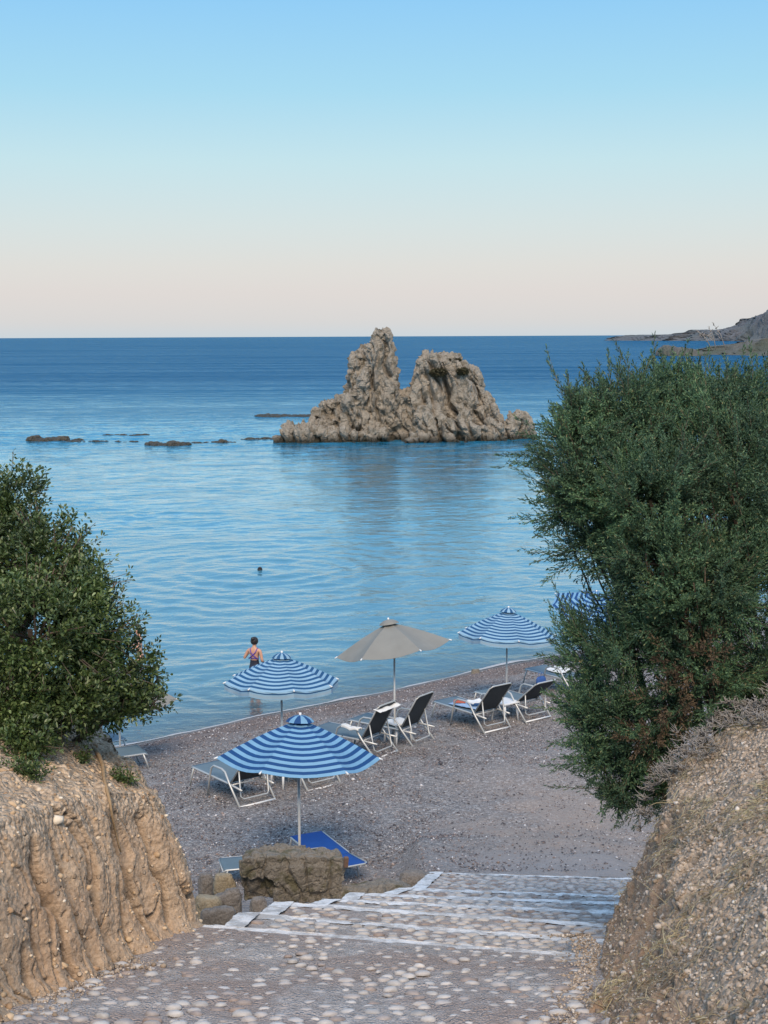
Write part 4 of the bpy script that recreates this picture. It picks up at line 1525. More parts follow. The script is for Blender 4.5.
def lounger(loc, rz, label, back=52, sling='sling', backm='sling_back', group='sun loungers on the beach', scale=1.0, arms=True):
    root = empty('sun_lounger', loc, rz, label, 'sun lounger', group)
    hw, sh = .31, .34
    yb, yf = -.22, 1.0      # back pivot, foot end
    # side rails
    r_ = .017
    fr = MB()
    for s in (-1, 1):
        fr.tube([(s * hw, yb - .38, sh - .02), (s * hw, yb, sh), (s * hw, yf - .05, sh), (s * hw, yf, sh - .03)], r_, 8)
    fr.tube([(-hw, yf, sh - .03), (hw, yf, sh - .03)], r_, 8).tube([(-hw, yb - .02, sh - .02), (hw, yb - .02, sh - .02)], r_ * .8, 8)
    fr.build('frame', M['alu'], root)
    for s in (-1, 1):
        MB().tube([(s * hw, yf - .08, sh), (s * hw * 1.03, yf - .02, .17), (s * hw * 1.05, yf + .03, 0)], .016, 8).build('leg', M['alu'], root)
        if arms:
            x = s * (hw + .035)
            MB().tube([(x, .42, 0), (x, .34, .34), (x, .28, .50), (x, .20, .555), (x, -.05, .56), (x, -.15, .53), (x, -.28, .36), (x, -.62, .0)], .018, 8).build('armrest', M['alu'], root)
        else:
            MB().tube([(s * hw, yb - .25, sh), (s * hw * 1.05, yb - .35, 0)], .016, 8).build('leg', M['alu'], root)
    if arms:
        MB().tube([(-hw - .03, -.585, .045), (hw + .03, -.585, .045)], .016, 8).build('crossbar', M['white_plastic'], root)
    # seat sling, gently sagging
    nu, nv = 9, 16
    U, W = np.meshgrid(np.linspace(-1, 1, nu), np.linspace(0, 1, nv), indexing='ij')
    Z = sh + .012 - .022 * (1 - U ** 2) * np.sin(np.pi * W)
    V = np.stack([U * (hw - .005), yb + (yf - yb) * W, Z], 2).reshape(-1, 3)
    o = link('seat', mesh_np('seat', V, grid_faces(nu, nv)), M[sling], root, True)
    md = o.modifiers.new('thickness', 'SOLIDIFY')
    md.thickness = .006
    # backrest
    a_ = R(back)
    L = .78
    dirb = Vector((0, -math.cos(a_), math.sin(a_)))
    nb = Vector((0, math.sin(a_), math.cos(a_)))
    piv = Vector((0, yb, sh + .01))
    V = []
    for u in np.linspace(-1, 1, nu):
        for w in np.linspace(0.02, 1, nv):
            sag = -.02 * (1 - u * u) * math.sin(math.pi * w)
            V.append(piv + dirb * (L * w) + nb * sag + Vector((u * (hw - .03), 0, 0)))
    o = link('backrest', mesh_np('backrest', np.array([v[:] for v in V]), grid_faces(nu, nv)), M[backm], root, True)
    md = o.modifiers.new('thickness', 'SOLIDIFY')
    md.thickness = .006
    bf = MB()
    x = hw - .02
    top = piv + dirb * L
    pts = [piv + Vector((-x, 0, 0)), piv + dirb * (L * .93) + Vector((-x, 0, 0)), piv + dirb * (L * .99) + Vector((-x + .05, 0, 0)), piv + dirb * L + Vector((-x + .10, 0, 0)),
           piv + dirb * L + Vector((x - .10, 0, 0)), piv + dirb * (L * .99) + Vector((x - .05, 0, 0)), piv + dirb * (L * .93) + Vector((x, 0, 0)), piv + Vector((x, 0, 0))]
    bf.tube(pts, .015, 8)
    bf.build('back_frame', M['alu'], root)
    if arms and back > 15:
        m1 = piv + dirb * (L * .45)
        pr = MB()
        xx_ = hw - .04
        pr.tube([m1 + Vector((-xx_, 0, 0)), Vector((-xx_, -.50, .19)), Vector((-xx_ + .04, -.53, .15)), Vector((xx_ - .04, -.53, .15)), Vector((xx_, -.50, .19)), m1 + Vector((xx_, 0, 0))], .013, 8)
        pr.build('back_prop', M['alu'], root)
    for s in (-1, 1):
        MB().tube([piv + Vector((s * (hw - .015), 0, -.01)), piv + Vector((s * (hw + .015), 0, -.01))], .028, 10).build('hinge', M['black_plastic'], root)
    root.scale = (scale,) * 3
    return root


def g_at(px, py):
    """ground point under a pixel"""
    d = ray(px, py)
    tt_ = 10.0
    for _ in range(80):
        q_ = EYE + d * tt_
        tt_ += (q_.z - gz(q_.x, q_.y)) / .6
    return EYE + d * tt_


def put_lounger(rl, rr, label, head=None, **kw):
    """rl: pixel of the rear-left leg on the ground, rr: rear-right"""
    a_, b_ = g_at(*rl), g_at(*rr)
    if head is None:
        w = (b_ - a_)
        head = math.atan2(w.y, w.x)
    q_ = Matrix.Rotation(head, 3, 'Z') @ Vector((.345, .62, 0))
    c_ = a_ + q_
    return lounger((c_.x, c_.y, gz(c_.x, c_.y) - .0), head, label, **kw)


HD = math.atan2(.62, .79)
l1 = put_lounger((241, 808), (277, 799), 'sun lounger with dark raised back at the left, under the nearest umbrella', HD, back=48)
print('L1', l1.location)
c_ = l1.location + Vector((1.35 * math.cos(HD), 1.35 * math.sin(HD), 0))
lounger((c_.x, c_.y, gz(c_.x, c_.y)), HD, 'sun lounger behind the pole of the nearest umbrella, hidden up to its frame', back=48)
l3 = put_lounger((377, 757), (391, 753), 'dark-backed sun lounger with a white towel, left of the taupe umbrella pole', R(54), back=60)
l4 = put_lounger((416, 747), (434, 742), 'dark-backed sun lounger just right of the taupe umbrella pole', R(54), back=60)
l5 = put_lounger((485.6, 734), (510, 729), 'sun lounger with clothes on its seat in front of the right striped umbrella', HD, back=52)
l6 = put_lounger((527, 724), (549, 714), 'sun lounger touching the juniper branches, with a blue bag on its back', HD, back=40)
# reclined bed behind the juniper
q = g_at(566, 690)
lounger((q.x, q.y, q.z), HD, 'pale sun lounger glimpsed through the juniper, with a white towel', back=10)
# blue flat lounger
a_ = on(378, 864, gz(-.2, 18.5) + .34)
b_ = on(337, 839, gz(-.9, 19.8) + .34)
hd = math.atan2(-(b_.x - a_.x), b_.y - a_.y)
q = a_ + (b_ - a_).normalized() * .95 + Matrix.Rotation(hd, 3, 'Z') @ Vector((-.31, 0, 0))
lounger((q.x, q.y, gz(q.x, q.y)), hd, 'bright blue flat sun bed behind the large boulder', back=6, sling='blue_sling', backm='blue_sling', arms=False, scale=.80)
# grey lounger end left of the boulder
a_ = on(219, 857, gz(-2.3, 19.3) + .34)
hd = R(104)
q = a_ + Matrix.Rotation(hd, 3, 'Z') @ Vector((-.23, -.74, 0))
lounger((q.x, q.y, gz(q.x, q.y)), hd, 'grey sun lounger poking out left of the large boulder', back=2, arms=False, scale=.74)
# grey one behind the left bank
q = on(101, 754, gz(-4.9, 25.5) + .34)
lounger((q.x - .2, q.y, gz(q.x, q.y)), R(-62), 'grey sun lounger whose foot end shows beyond the ochre bank', back=15, arms=False)
q = on(74, 735, gz(-5.6, 26.5) + .34)
lounger((q.x, q.y, gz(q.x, q.y)), R(-50), 'grey sun lounger seen in the gap under the left bush', back=45)


def side_table(px, py, label):
    q = g_at(px, py)
    root = empty('side_table', q, HD, label, 'side table', 'white plastic side tables')
    MB().box((0, 0, .40), (.42, .42, .035)).build('tabletop', M['white_plastic'], root, False, .012)
    for sx in (-1, 1):
        for sy in (-1, 1):
            MB().tube([(sx * .16, sy * .16, .39), (sx * .185, sy * .185, 0)], .026, 8, r2=.018).build('leg', M['white_plastic'], root)
    return root


side_table(286, 786, 'white plastic side table between the two loungers under the nearest umbrella')
side_table(398, 742, 'white plastic side table at the foot of the taupe umbrella pole')
side_table(505, 721, 'white plastic side table between the two right loungers')


# cloths
def cloth(name, loc, rz, size, mat, label, cat, drop=.12, seed=0, tiltx=0.0):
    n = 26
    u, v = np.meshgrid(np.linspace(-.5, .5, n), np.linspace(-.5, .5, n), indexing='ij')
    p = np.stack([u.ravel() * size[0] * 7, v.ravel() * size[1] * 7, 0 * u.ravel() + seed], 1)
    z = .03 * fbm(p, 3, seed) + .02
    e = np.maximum(0, np.abs(u.ravel()) - .36) * 3
    z = z - drop * e ** 1.2
    V = np.stack([u.ravel() * size[0] * (1 - .25 * e), v.ravel() * size[1], z], 1)
    o = link(name, mesh_np(name, V, grid_faces(n, n)), mat, None, True)
    o.location = loc
    o.rotation_euler = (tiltx, 0, rz)
    md = o.modifiers.new('thickness', 'SOLIDIFY')
    md.thickness = .012
    return tag(o, label, cat)


def on_lounger(l, x, y, z):
    return l.matrix_basis @ Vector((x, y, z))


bpy.context.view_layer.update()
cloth('towel', on_lounger(l5, 0.02, .25, .37), HD + .2, (.50, .75), M['towel_blue'], 'pale blue towel rumpled on the seat of the lounger by the right umbrella', 'towel', .05, 3)
cloth('garment', on_lounger(l5, -.05, .48, .40), HD + .8, (.22, .24), M['red_cloth'], 'small red garment lying on the pale blue towel', 'garment', .05, 5)
cloth('towel', on_lounger(l5, .05, .08, .45), HD - .3, (.34, .30), M['towel_white'], 'white crumpled towel against the backrest of the lounger by the right umbrella', 'towel', .08, 8)
cloth('towel', on_lounger(l3, 0, -.60, .93), R(54), (.72, .16), M['towel_white'], 'white towel thrown over the top of the left dark-backed lounger', 'towel', .0, 9, .2)
cloth('towel', on_lounger(l3, -.36, -.05, .57), R(54), (.14, .40), M['towel_white'], 'white towel over the left armrest of the left dark-backed lounger', 'towel', .14, 10)
cloth('towel', g_at(561, 688) + Vector((0, 0, .42)), HD, (.55, .5), M['towel_white'], 'white towel glimpsed through the juniper on a lounger', 'towel', .08, 12)


def bag(loc, rz, label):
    n = 18
    V, Fq = [], []
    vs, us = np.meshgrid(np.linspace(0, 1, 14), np.linspace(0, 2 * np.pi, 25), indexing='ij')
    rad = np.sqrt(np.clip(1 - (2 * vs - 1) ** 4, 0, 1))
    X = .19 * rad * np.sign(np.cos(us)) * np.abs(np.cos(us)) ** .6
    Yv = .08 * rad * np.sign(np.sin(us)) * np.abs(np.sin(us)) ** .8 * (1.2 - .5 * vs)
    Z = vs * .28 + .01 * np.sin(5 * us)
    root = empty('beach_bag', loc, rz, label, 'bag')
    root.scale = (.62, .62, .62)
    link('bag_body', mesh_np('bag_body', np.stack([X, Yv, Z], 2).reshape(-1, 3), grid_faces(14, 25)), M['blue_cloth'], root, True)
    for s in (-1, 1):
        MB().tube([(-.09, s * .04, .25), (-.08, s * .05, .36), (0, s * .05, .41), (.08, s * .05, .36), (.09, s * .04, .25)], .008, 6).build('handle', M['blue_cloth'], root)
    return root


bag(on_lounger(l6, .05, -.60, .74), HD, 'deep blue bag hung over the backrest of the lounger touching the juniper')

# ------------------------------------------------------------------ people


def skin_mesh(name, joints, edges, sub=2, root=0):
    me = bpy.data.meshes.new(name)
    me.from_pydata([j[:3] for j in joints], edges, [])
    o = bpy.data.objects.new(name + '_tmp', me)
    COL.objects.link(o)
    md = o.modifiers.new('skin', 'SKIN')
    md.use_smooth_shade = True
    sv = me.skin_vertices[0].data
    for i, j in enumerate(joints):
        sv[i].radius = (j[3], j[4] if len(j) > 4 else j[3])
        sv[i].use_root = (i == root)
    s2 = o.modifiers.new('sub', 'SUBSURF')
    s2.levels = s2.render_levels = sub
    dg = bpy.context.evaluated_depsgraph_get()
    m2 = bpy.data.meshes.new_from_object(o.evaluated_get(dg))
    bpy.data.objects.remove(o)
    m2.name = name
    return m2


def person(loc, rz, label, arms, waist_only=False, head_turn=0.0, suit=True, stoop=0.0, hair_bun=True, swim=False, tint='skin'):
    """standing woman, 1.64 m; faces +Y.  arms: list of two lists (elbow, wrist, hand) for left (-x) and right (+x)"""
    root = empty('person', loc, rz, label, 'person')
    J, E = [], []

    def j(x, y, z, r, r2=None):
        J.append((x, y, z, r, r2 if r2 else r))
        return len(J) - 1
    pel = j(0, 0, .90, .135, .10)
    wst = j(0, .005, 1.06, .105, .08)
    rib = j(0, 0, 1.20, .12, .088)
    che = j(0, -.005, 1.31, .125, .085)
    nck = j(0, -.01, 1.405, .05, .05)
    nk2 = j(0, .01, 1.45, .045, .047)
    h1 = j(0, .025, 1.50, .062, .075)
    h2 = j(0, .03, 1.555, .076, .092)
    h3 = j(0, .02, 1.60, .062, .08)
    E += [(pel, wst), (wst, rib), (rib, che), (che, nck), (nck, nk2), (nk2, h1), (h1, h2), (h2, h3)]
    for s, arm in ((-1, arms[0]), (1, arms[1])):
        sh_ = j(s * .155, -.005, 1.345, .047, .05)
        E.append((che, sh_))
        prev = sh_
        rad = [.036, .024, .026, .016]
        for k, q_ in enumerate(arm):
            i_ = j(*q_, rad[min(k, 3)], rad[min(k, 3)] * (.8 if k >= 2 else 1))
            E.append((prev, i_))
            prev = i_
        # fingers from the palm
        w_, hnd = Vector(arm[-2]), Vector(arm[-1])
        d = (hnd - w_).normalized()
        side_v = d.cross(Vector((0, 0, 1))).normalized() if abs(d.z) < .9 else Vector((0, 1, 0))
        for f_ in range(4):
            o1 = hnd + side_v * (f_ - 1.5) * .019 + d * .022
            i1 = j(*o1, .0085)
            i2 = j(*(o1 + d * (.034 + .006 * (f_ in (1, 2))) + Vector((0, 0, -.006))), .0075)
            E += [(prev, i1), (i1, i2)]
        o1 = w_.lerp(hnd, .6) + side_v * .036
        i1 = j(*o1, .009)
        i2 = j(*(o1 + d * .03 + side_v * .01), .008)
        E += [(prev, i1), (i1, i2)]
        hip = j(s * .085, 0, .83, .085, .09)
        kn = j(s * .09, .015, .47, .052, .056)
        cf = j(s * .09, -.015, .34, .046, .052)
        an = j(s * .09, -.01, .085, .033, .038)
        toe = j(s * .10, .13, .025, .034, .02)
        E += [(pel, hip), (hip, kn), (kn, cf), (cf, an), (an, toe)]
    me = skin_mesh('body', J, E, 2, pel)
    # face: nose, eye hollows, chin
    n = len(me.vertices)
    co = np.empty(n * 3, np.float32)
    me.vertices.foreach_get('co', co)
    co = co.reshape(-1, 3)

    def push(c, r, dvec):
        w = np.exp(-((co - np.array(c)) ** 2).sum(1) / (2 * r * r))
        co[:] += w[:, None] * np.array(dvec)
    push((0, .125, 1.535), .012, (0, .022, -.004))
    for s in (-1, 1):
        push((s * .028, .12, 1.56), .012, (0, -.008, 0))
        push((s * .078, .02, 1.545), .014, (s * .014, -.004, 0))
        push((s * .065, .08, 1.22), .04, (0, .035, 0))
        push((s * .06, -.10, .88), .05, (0, -.035, 0))
    push((0, .11, 1.49), .015, (0, .012, 0))
    if stoop or head_turn:
        hd_ = co[:, 2] > 1.42
        a2 = head_turn
        c2, s2_ = math.cos(a2), math.sin(a2)
        w = smooth(1.40, 1.47, co[:, 2])
        nx2, ny2 = c2 * co[:, 0] - s2_ * co[:, 1], s2_ * co[:, 0] + c2 * co[:, 1]
        co[:, 0], co[:, 1] = co[:, 0] * (1 - w) + nx2 * w, co[:, 1] * (1 - w) + ny2 * w
    me.vertices.foreach_set('co', co.ravel())
    me.update()
    body = link('body', me, M[tint], root, True)
    # hair: shell of the head plus a bun
    hm = MB()
    V = []
    nu, nv = 20, 28
    for i in range(nu):
        th_ = math.pi * .74 * i / (nu - 1)
        for k in range(nv):
            ph = 2 * math.pi * k / (nv - 1)
            x, y, z = math.sin(th_) * math.cos(ph), math.sin(th_) * math.sin(ph), math.cos(th_)
            lim = 1.0 if y < .35 else 1 - .9 * max(0, (y - .35)) * (1 if z < .35 else 0)
            rr_ = 1 + .03 * math.sin(9 * ph) * math.sin(th_)
            yy_ = y * .112 * lim * rr_ + .012
            if z < .35 and y > .3:
                yy_ = min(yy_, .045)
            V.append((x * .093 * rr_, yy_, z * .105 + 1.572))
    cc, ss_ = math.cos(head_turn), math.sin(head_turn)
    V = np.array(V)
    if hair_bun:
        b_ = []
        for i in range(12):
            th_ = math.pi * i / 11
            for k in range(nv):
                ph = 2 * math.pi * k / (nv - 1)
                b_.append((.05 * math.sin(th_) * math.cos(ph), -.085 + .045 * math.sin(th_) * math.sin(ph), 1.645 + .045 * math.cos(th_)))
        b_ = np.array(b_)
        Fh = np.concatenate([grid_faces(nu, nv), grid_faces(12, nv, len(V))])
        V = np.concatenate([V, b_])
    else:
        Fh = grid_faces(nu, nv)
    V[:, 0], V[:, 1] = cc * V[:, 0] - ss_ * V[:, 1], ss_ * V[:, 0] + cc * V[:, 1]
    link('hair', mesh_np('hair', V, Fh), M['hair'], root, True)
    if suit:
        # swimsuit: offset copy of the torso faces
        def part(name, cond, mat, off):
            bm = bmesh.new()
            bm.from_mesh(me)
            bm.normal_update()
            kill = [f for f in bm.faces if not cond(f.calc_center_median())]
            bmesh.ops.delete(bm, geom=kill, context='FACES')
            for v in bm.verts:
                v.co += v.normal * off
            m3 = bpy.data.meshes.new(name)
            bm.to_mesh(m3)
            bm.free()
            if len(m3.polygons):
                link(name, m3, mat, root, True)
            else:
                bpy.data.meshes.remove(m3)
        part('swimsuit', lambda c: abs(c.x) < .2 and (.80 + .3 * abs(c.x) < c.z < 1.10 or (c.y > .0 and .8 < c.z < 1.30 and abs(c.x) < .14)), M['swim_black'], .006)
        st = MB()
        for s in (-1, 1):
            st.tube([(s * .12, -.075, 1.13), (s * .05, -.099, 1.20), (0, -.102, 1.245), (-s * .06, -.095, 1.30), (-s * .088, -.06, 1.375), (-s * .09, 0, 1.40), (-s * .085, .07, 1.34)], .0125, 6)
        st.tube([(-.125, -.06, 1.15), (0, -.102, 1.16), (.125, -.06, 1.15)], .012, 6)
        st.build('strap', M['swim_purple'], root)
    return root


ld = at(255, 690, 35.4)
hz_ = at(255, 635.5, 35.4).z
person((ld.x, ld.y, hz_ - 1.675), R(-18), 'woman with dark tied-up hair in a black and purple swimsuit wading, seen from behind',
       [[(-.27, -.02, 1.12), (-.24, .16, 1.20), (-.21, .24, 1.235)], [(.22, -.03, 1.09), (.20, .15, 1.0), (.17, .22, .99)]])
sw = on(260, 571, 0)
person((sw.x, sw.y, -1.52), R(15), 'dark-haired swimmer far out with only the head above the calm water',
       [[(-.34, .05, 1.42), (-.46, .16, 1.50), (-.52, .20, 1.50)], [(.34, .05, 1.42), (.46, .16, 1.50), (.52, .20, 1.50)]], suit=False, hair_bun=True)
q = at(139, 629, 38.0)
person((q.x, q.y, q.z - 1.60), R(100), 'tanned bather in the water partly hidden by the edge of the left bush',
       [[(-.24, .06, 1.14), (-.2, .22, 1.10), (-.16, .30, 1.12)], [(.24, .06, 1.14), (.2, .22, 1.10), (.16, .30, 1.12)]], suit=False, hair_bun=False, tint='skin')

# ------------------------------------------------------------------ vegetation


def leaf_mat(name, stops, rough=.5, tr=.25, spec=.5):
    t = NT(name)
    g = t.n('ShaderNodeNewGeometry')
    c = t.ramp(g.outputs['Random Per Island'], stops)
    big = t.noise(g.outputs['Position'], 2.2, 3)
    c = t.mix(t.ramp(big, [(.38, 0.0), (.62, 1.0)]), t.mix(1.0, c, (.78, .82, .80), 'MULTIPLY'), t.mix(1.0, c, (1.25, 1.32, 1.10), 'MULTIPLY'))
    b = t.bsdf(c, rough)
    b.inputs['Specular IOR Level'].default_value = spec
    trn = t.n('ShaderNodeBsdfTranslucent', {'Color': c})
    ms = t.n('ShaderNodeMixShader', {0: tr, 1: b.outputs[0], 2: trn.outputs[0]})
    t.t.links.new(ms.outputs[0], t.out.inputs[0])
    return t.m


M['leaf'] = leaf_mat('broad_leaf', [(0, (.03, .05, .018)), (.35, (.055, .09, .028)), (.65, (.09, .13, .045)), (.9, (.15, .19, .075)), (1, (.22, .26, .13))], .42, .22, .6)
M['juniper'] = leaf_mat('juniper_scale', [(0, (.035, .075, .05)), (.4, (.062, .12, .075)), (.75, (.095, .165, .095)), (.95, (.15, .21, .11)), (1, (.22, .17, .10))], .6, .15, .35)
M['dry_juniper'] = leaf_mat('dry_juniper', [(0, (.05, .035, .028)), (.5, (.10, .068, .05)), (1, (.16, .11, .08))], .8, .1, .2)
M['shadow_patch'] = leaf_mat('shadow_patch_leaf', [(0, (.035, .03, .02)), (.6, (.07, .06, .038)), (1, (.12, .10, .065))], .7, .1, .2)  # dark brown of the ledge shadows put into a leaf colour
M['straw'] = leaf_mat('dry_grass', [(0, (.18, .13, .09)), (.4, (.31, .25, .18)), (.8, (.43, .37, .28)), (1, (.22, .14, .10))], .7, .2, .3)
M['moss'] = leaf_mat('short_green_weed', [(0, (.05, .07, .025)), (.5, (.09, .11, .04)), (1, (.16, .16, .07))], .8, .2, .2)


def basis(d, rg):
    """orthonormal frames for directions d (n,3), random roll"""
    n = len(d)
    d = d / np.linalg.norm(d, axis=1, keepdims=True)
    r = rg.normal(size=(n, 3))
    u = np.cross(d, r)
    u /= np.linalg.norm(u, axis=1, keepdims=True)
    return d, u, np.cross(d, u)


def lobes_points(lobes, n, rg, inner=.55, up_bias=.0):
    """points near the surface of ellipsoid lobes (cx,cy,cz,rx,ry,rz); returns points and outward directions"""
    L = np.array(lobes, float)
    area = (L[:, 3] * L[:, 4] + L[:, 4] * L[:, 5] + L[:, 3] * L[:, 5])
    P, Nn = [], []
    tot = 0
    while tot < n:
        k = rg.choice(len(L), n, p=area / area.sum())
        v = rg.normal(size=(n, 3))
        v /= np.linalg.norm(v, axis=1, keepdims=True)
        rr = 1 - (1 - inner) * rg.uniform(0, 1, n) ** 1.6
        p = L[k, :3] + v * L[k, 3:] * rr[:, None]
        # reject points deep inside another lobe
        dmin = np.full(n, 9.)
        for l in L:
            dmin = np.minimum(dmin, np.linalg.norm((p - l[:3]) / l[3:], axis=1))
        keep = (dmin > inner)
        P.append(p[keep])
        o = v / L[k, 3:]
        Nn.append((o / np.linalg.norm(o, axis=1, keepdims=True))[keep])
        tot += keep.sum()
    return np.concatenate(P)[:n], np.concatenate(Nn)[:n]


def leaves(tips, dirs, per, llen, lwid, rg, spread=.06, along=.10):
    """oval leaves round each twig tip. returns verts (n*6,3), quads"""
    n = len(tips) * per
    T = np.repeat(tips, per, 0)
    Dd = np.repeat(dirs, per, 0)
    d, u, w = basis(Dd, rg)
    a = rg.uniform(0, 2 * np.pi, n)
    tt = rg.uniform(-1, .25, n) * along
    out = u * np.cos(a)[:, None] + w * np.sin(a)[:, None]
    base = T + d * tt[:, None] + out * (rg.uniform(.1, 1, n) * spread * .4)[:, None]
    ld_ = out * rg.uniform(.5, 1.1, n)[:, None] + d * rg.uniform(.2, 1.0, n)[:, None] + np.array([0, 0, .15])
    ld_, lu, lw = basis(ld_, rg)
    # roll leaves so that faces tend upward
    upv = np.array([0, 0, 1.0]) + rg.normal(0, .55, (n, 3))
    side = np.cross(ld_, upv)
    side /= np.linalg.norm(side, axis=1, keepdims=True) + 1e-6
    nrm = np.cross(side, ld_)
    L = llen * rg.uniform(.65, 1.25, n)[:, None]
    Wd = lwid * rg.uniform(.7, 1.2, n)[:, None]
    v0 = base
    v1 = base + ld_ * L * .35 + side * Wd * .5 + nrm * Wd * .12
    v2 = base + ld_ * L * .75 + side * Wd * .42 + nrm * Wd * .08
    v3 = base + ld_ * L - nrm * L * .08
    v4 = base + ld_ * L * .75 - side * Wd * .42 + nrm * Wd * .08
    v5 = base + ld_ * L * .35 - side * Wd * .5 + nrm * Wd * .12
    V = np.stack([v0, v1, v2, v3, v4, v5], 1).reshape(-1, 3)
    o = np.arange(n)[:, None] * 6
    Q = np.concatenate([o + np.array([[0, 1, 2, 3]]), o + np.array([[0, 3, 4, 5]])])
    return V, Q


def limbs(name, base, lobes, rg, mat, parent, r0=.06, n2=60, tip_r=.004):
    mb = MB()
    cen = np.mean([l[:3] for l in lobes], 0)
    for l in lobes:
        c = np.array(l[:3])
        m = (np.array(base) * .5 + c * .5) + rg.normal(0, .08, 3)
        mb.tube([base, tuple((np.array(base) * .75 + m * .25) + rg.normal(0, .03, 3)), tuple(m), tuple(c)], r0, 7, r2=r0 * .35)
        for k in range(n2 // len(lobes)):
            v = rg.normal(size=3)
            v[2] = abs(v[2]) * .6
            v /= np.linalg.norm(v)
            e = c + v * np.array(l[3:]) * .95
            s = m + (c - m) * rg.uniform(.2, 1)
            q = (s + e) / 2 + rg.normal(0, .05, 3)
            mb.tube([tuple(s), tuple(q), tuple(e)], r0 * .25, 5, r2=tip_r)
    return mb.build(name, mat, parent)


def lobe_px(px, py, D, rx, ry=None, rz=None):
    """rx, rz in pixels"""
    c = at(px, py, D)
    s = D / F
    return (c.x, c.y, c.z, rx * s, (ry if ry else rx) * s, (rz if rz else rx) * s)


# left bush (broad-leaved)
rg = np.random.default_rng(5)
bl = [lobe_px(-10, 545, 10.0, 62, 60, 62), lobe_px(45, 562, 9.8, 52, 50, 48), lobe_px(78, 590, 9.6, 42, 45, 42), lobe_px(30, 630, 9.3, 75, 70, 62), lobe_px(92, 632, 9.7, 44, 44, 40),
      lobe_px(110, 672, 9.9, 44, 40, 30), lobe_px(60, 690, 9.4, 58, 50, 36), lobe_px(0, 700, 9.2, 60, 50, 48), lobe_px(138, 697, 10.0, 28, 28, 14), lobe_px(8, 505, 10.1, 40, 40, 36), lobe_px(22, 745, 9.0, 34, 30, 30), lobe_px(70, 712, 9.5, 46, 34, 18),
      lobe_px(-70, 600, 10.2, 110, 90, 100), lobe_px(-80, 690, 10, 90, 80, 60), lobe_px(108, 708, 9.8, 40, 30, 14)]
bush = empty('leafy_bush', (-2.75, 10.0, 5.9), 0, 'dense broad-leaved green bush spilling over the top of the ochre bank', 'bush')


def child(o, root):
    o.parent = root
    o.matrix_parent_inverse = Matrix.Translation(-root.location)
    return o


tips, dirs = lobes_points(bl, 8600, rg, .55)
jit = fbm(tips * 4, 3, 71)[:, None]
tips = tips + dirs * (.16 * jit + rg.normal(0, .03, (len(tips), 1)))
keep = fbm(tips * 3.2, 3, 90) > -.32
tips, dirs = tips[keep], dirs[keep]
V, Q = leaves(tips, dirs + np.array([0, 0, .35]), 13, .034, .016, rg, .05, .09)
t2, d2 = lobes_points(bl, 420, rg, .93)     # sprigs that stick out of the outline
t2 = t2 + d2 * rg.uniform(.04, .12, (len(t2), 1))
V2, Q2 = leaves(t2, d2 + np.array([0, 0, .6]), 14, .032, .014, rg, .04, .16)
child(link('crown', mesh_np('crown', np.concatenate([V, V2]), np.concatenate([Q, Q2 + len(V)])), M['leaf']), bush)
child(limbs('trunk', (-2.75, 10.0, 5.75), bl[:9], rg, M['bark'], None, .05, 90), bush)
mbt = MB()
for a_, b_ in zip(t2, d2):
    mbt.tube([tuple(a_ - b_ * .14), tuple(a_ + b_ * .02)], .0022, 4)
child(mbt.build('twig', M['bark']), bush)
bpy.data.objects['twig']['kind'] = 'stuff'


# small plants growing on the face of the left bank
def weed(px, py, D, rpx, nt, label, name='small_plant', mat='leaf', seed=0, ll=.026, lw=.011):
    rg = np.random.default_rng(seed)
    c = bank_hit(PL, px, py, .03)
    s = D / F * rpx
    root = empty(name, c, 0, label, 'plant')
    P, Nn = lobes_points([(c.x, c.y, c.z, s * 1.1, s * .7, s * .75)], nt, rg, .3)
    V, Q = leaves(P, Nn + np.array([0, 0, .5]), 9, ll, lw, rg, .035, .07)
    child(link('foliage', mesh_np('foliage', V, Q), M[mat]), root)
    mb = MB()
    for k in range(14):
        e = P[k * 3 % len(P)]
        mb.tube([(c.x, c.y + s * .3, c.z - s * .5), tuple((np.array((c.x, c.y, c.z)) + e) / 2 + rg.normal(0, .01, 3)), tuple(e)], .003, 4)
    child(mb.build('stem', M['bark']), root)
    return root


weed(124, 777, 9.1, 15, 60, 'small green plant growing from the upper right of the ochre bank face', seed=1)
weed(26, 770, 8.6, 24, 110, 'leafy plant hanging over the ochre bank rim at the left edge', seed=2)
weed(82, 757, 9.0, 14, 36, 'sparse sprig on the bank between the bush and the hanging root', seed=4)
# hanging root
pts = [bank_hit(PL, x_, y_, .012) for x_, y_ in ((94, 748), (99, 756), (103, 766), (104, 778), (107, 790), (110, 802), (112, 815), (115, 828), (118, 842), (121, 852))]
rt = MB().tube(pts, .016, 8, r2=.005).build('hanging_root', M['root'])
tag(rt, 'pale bare root hanging down the face of the ochre bank', 'root')

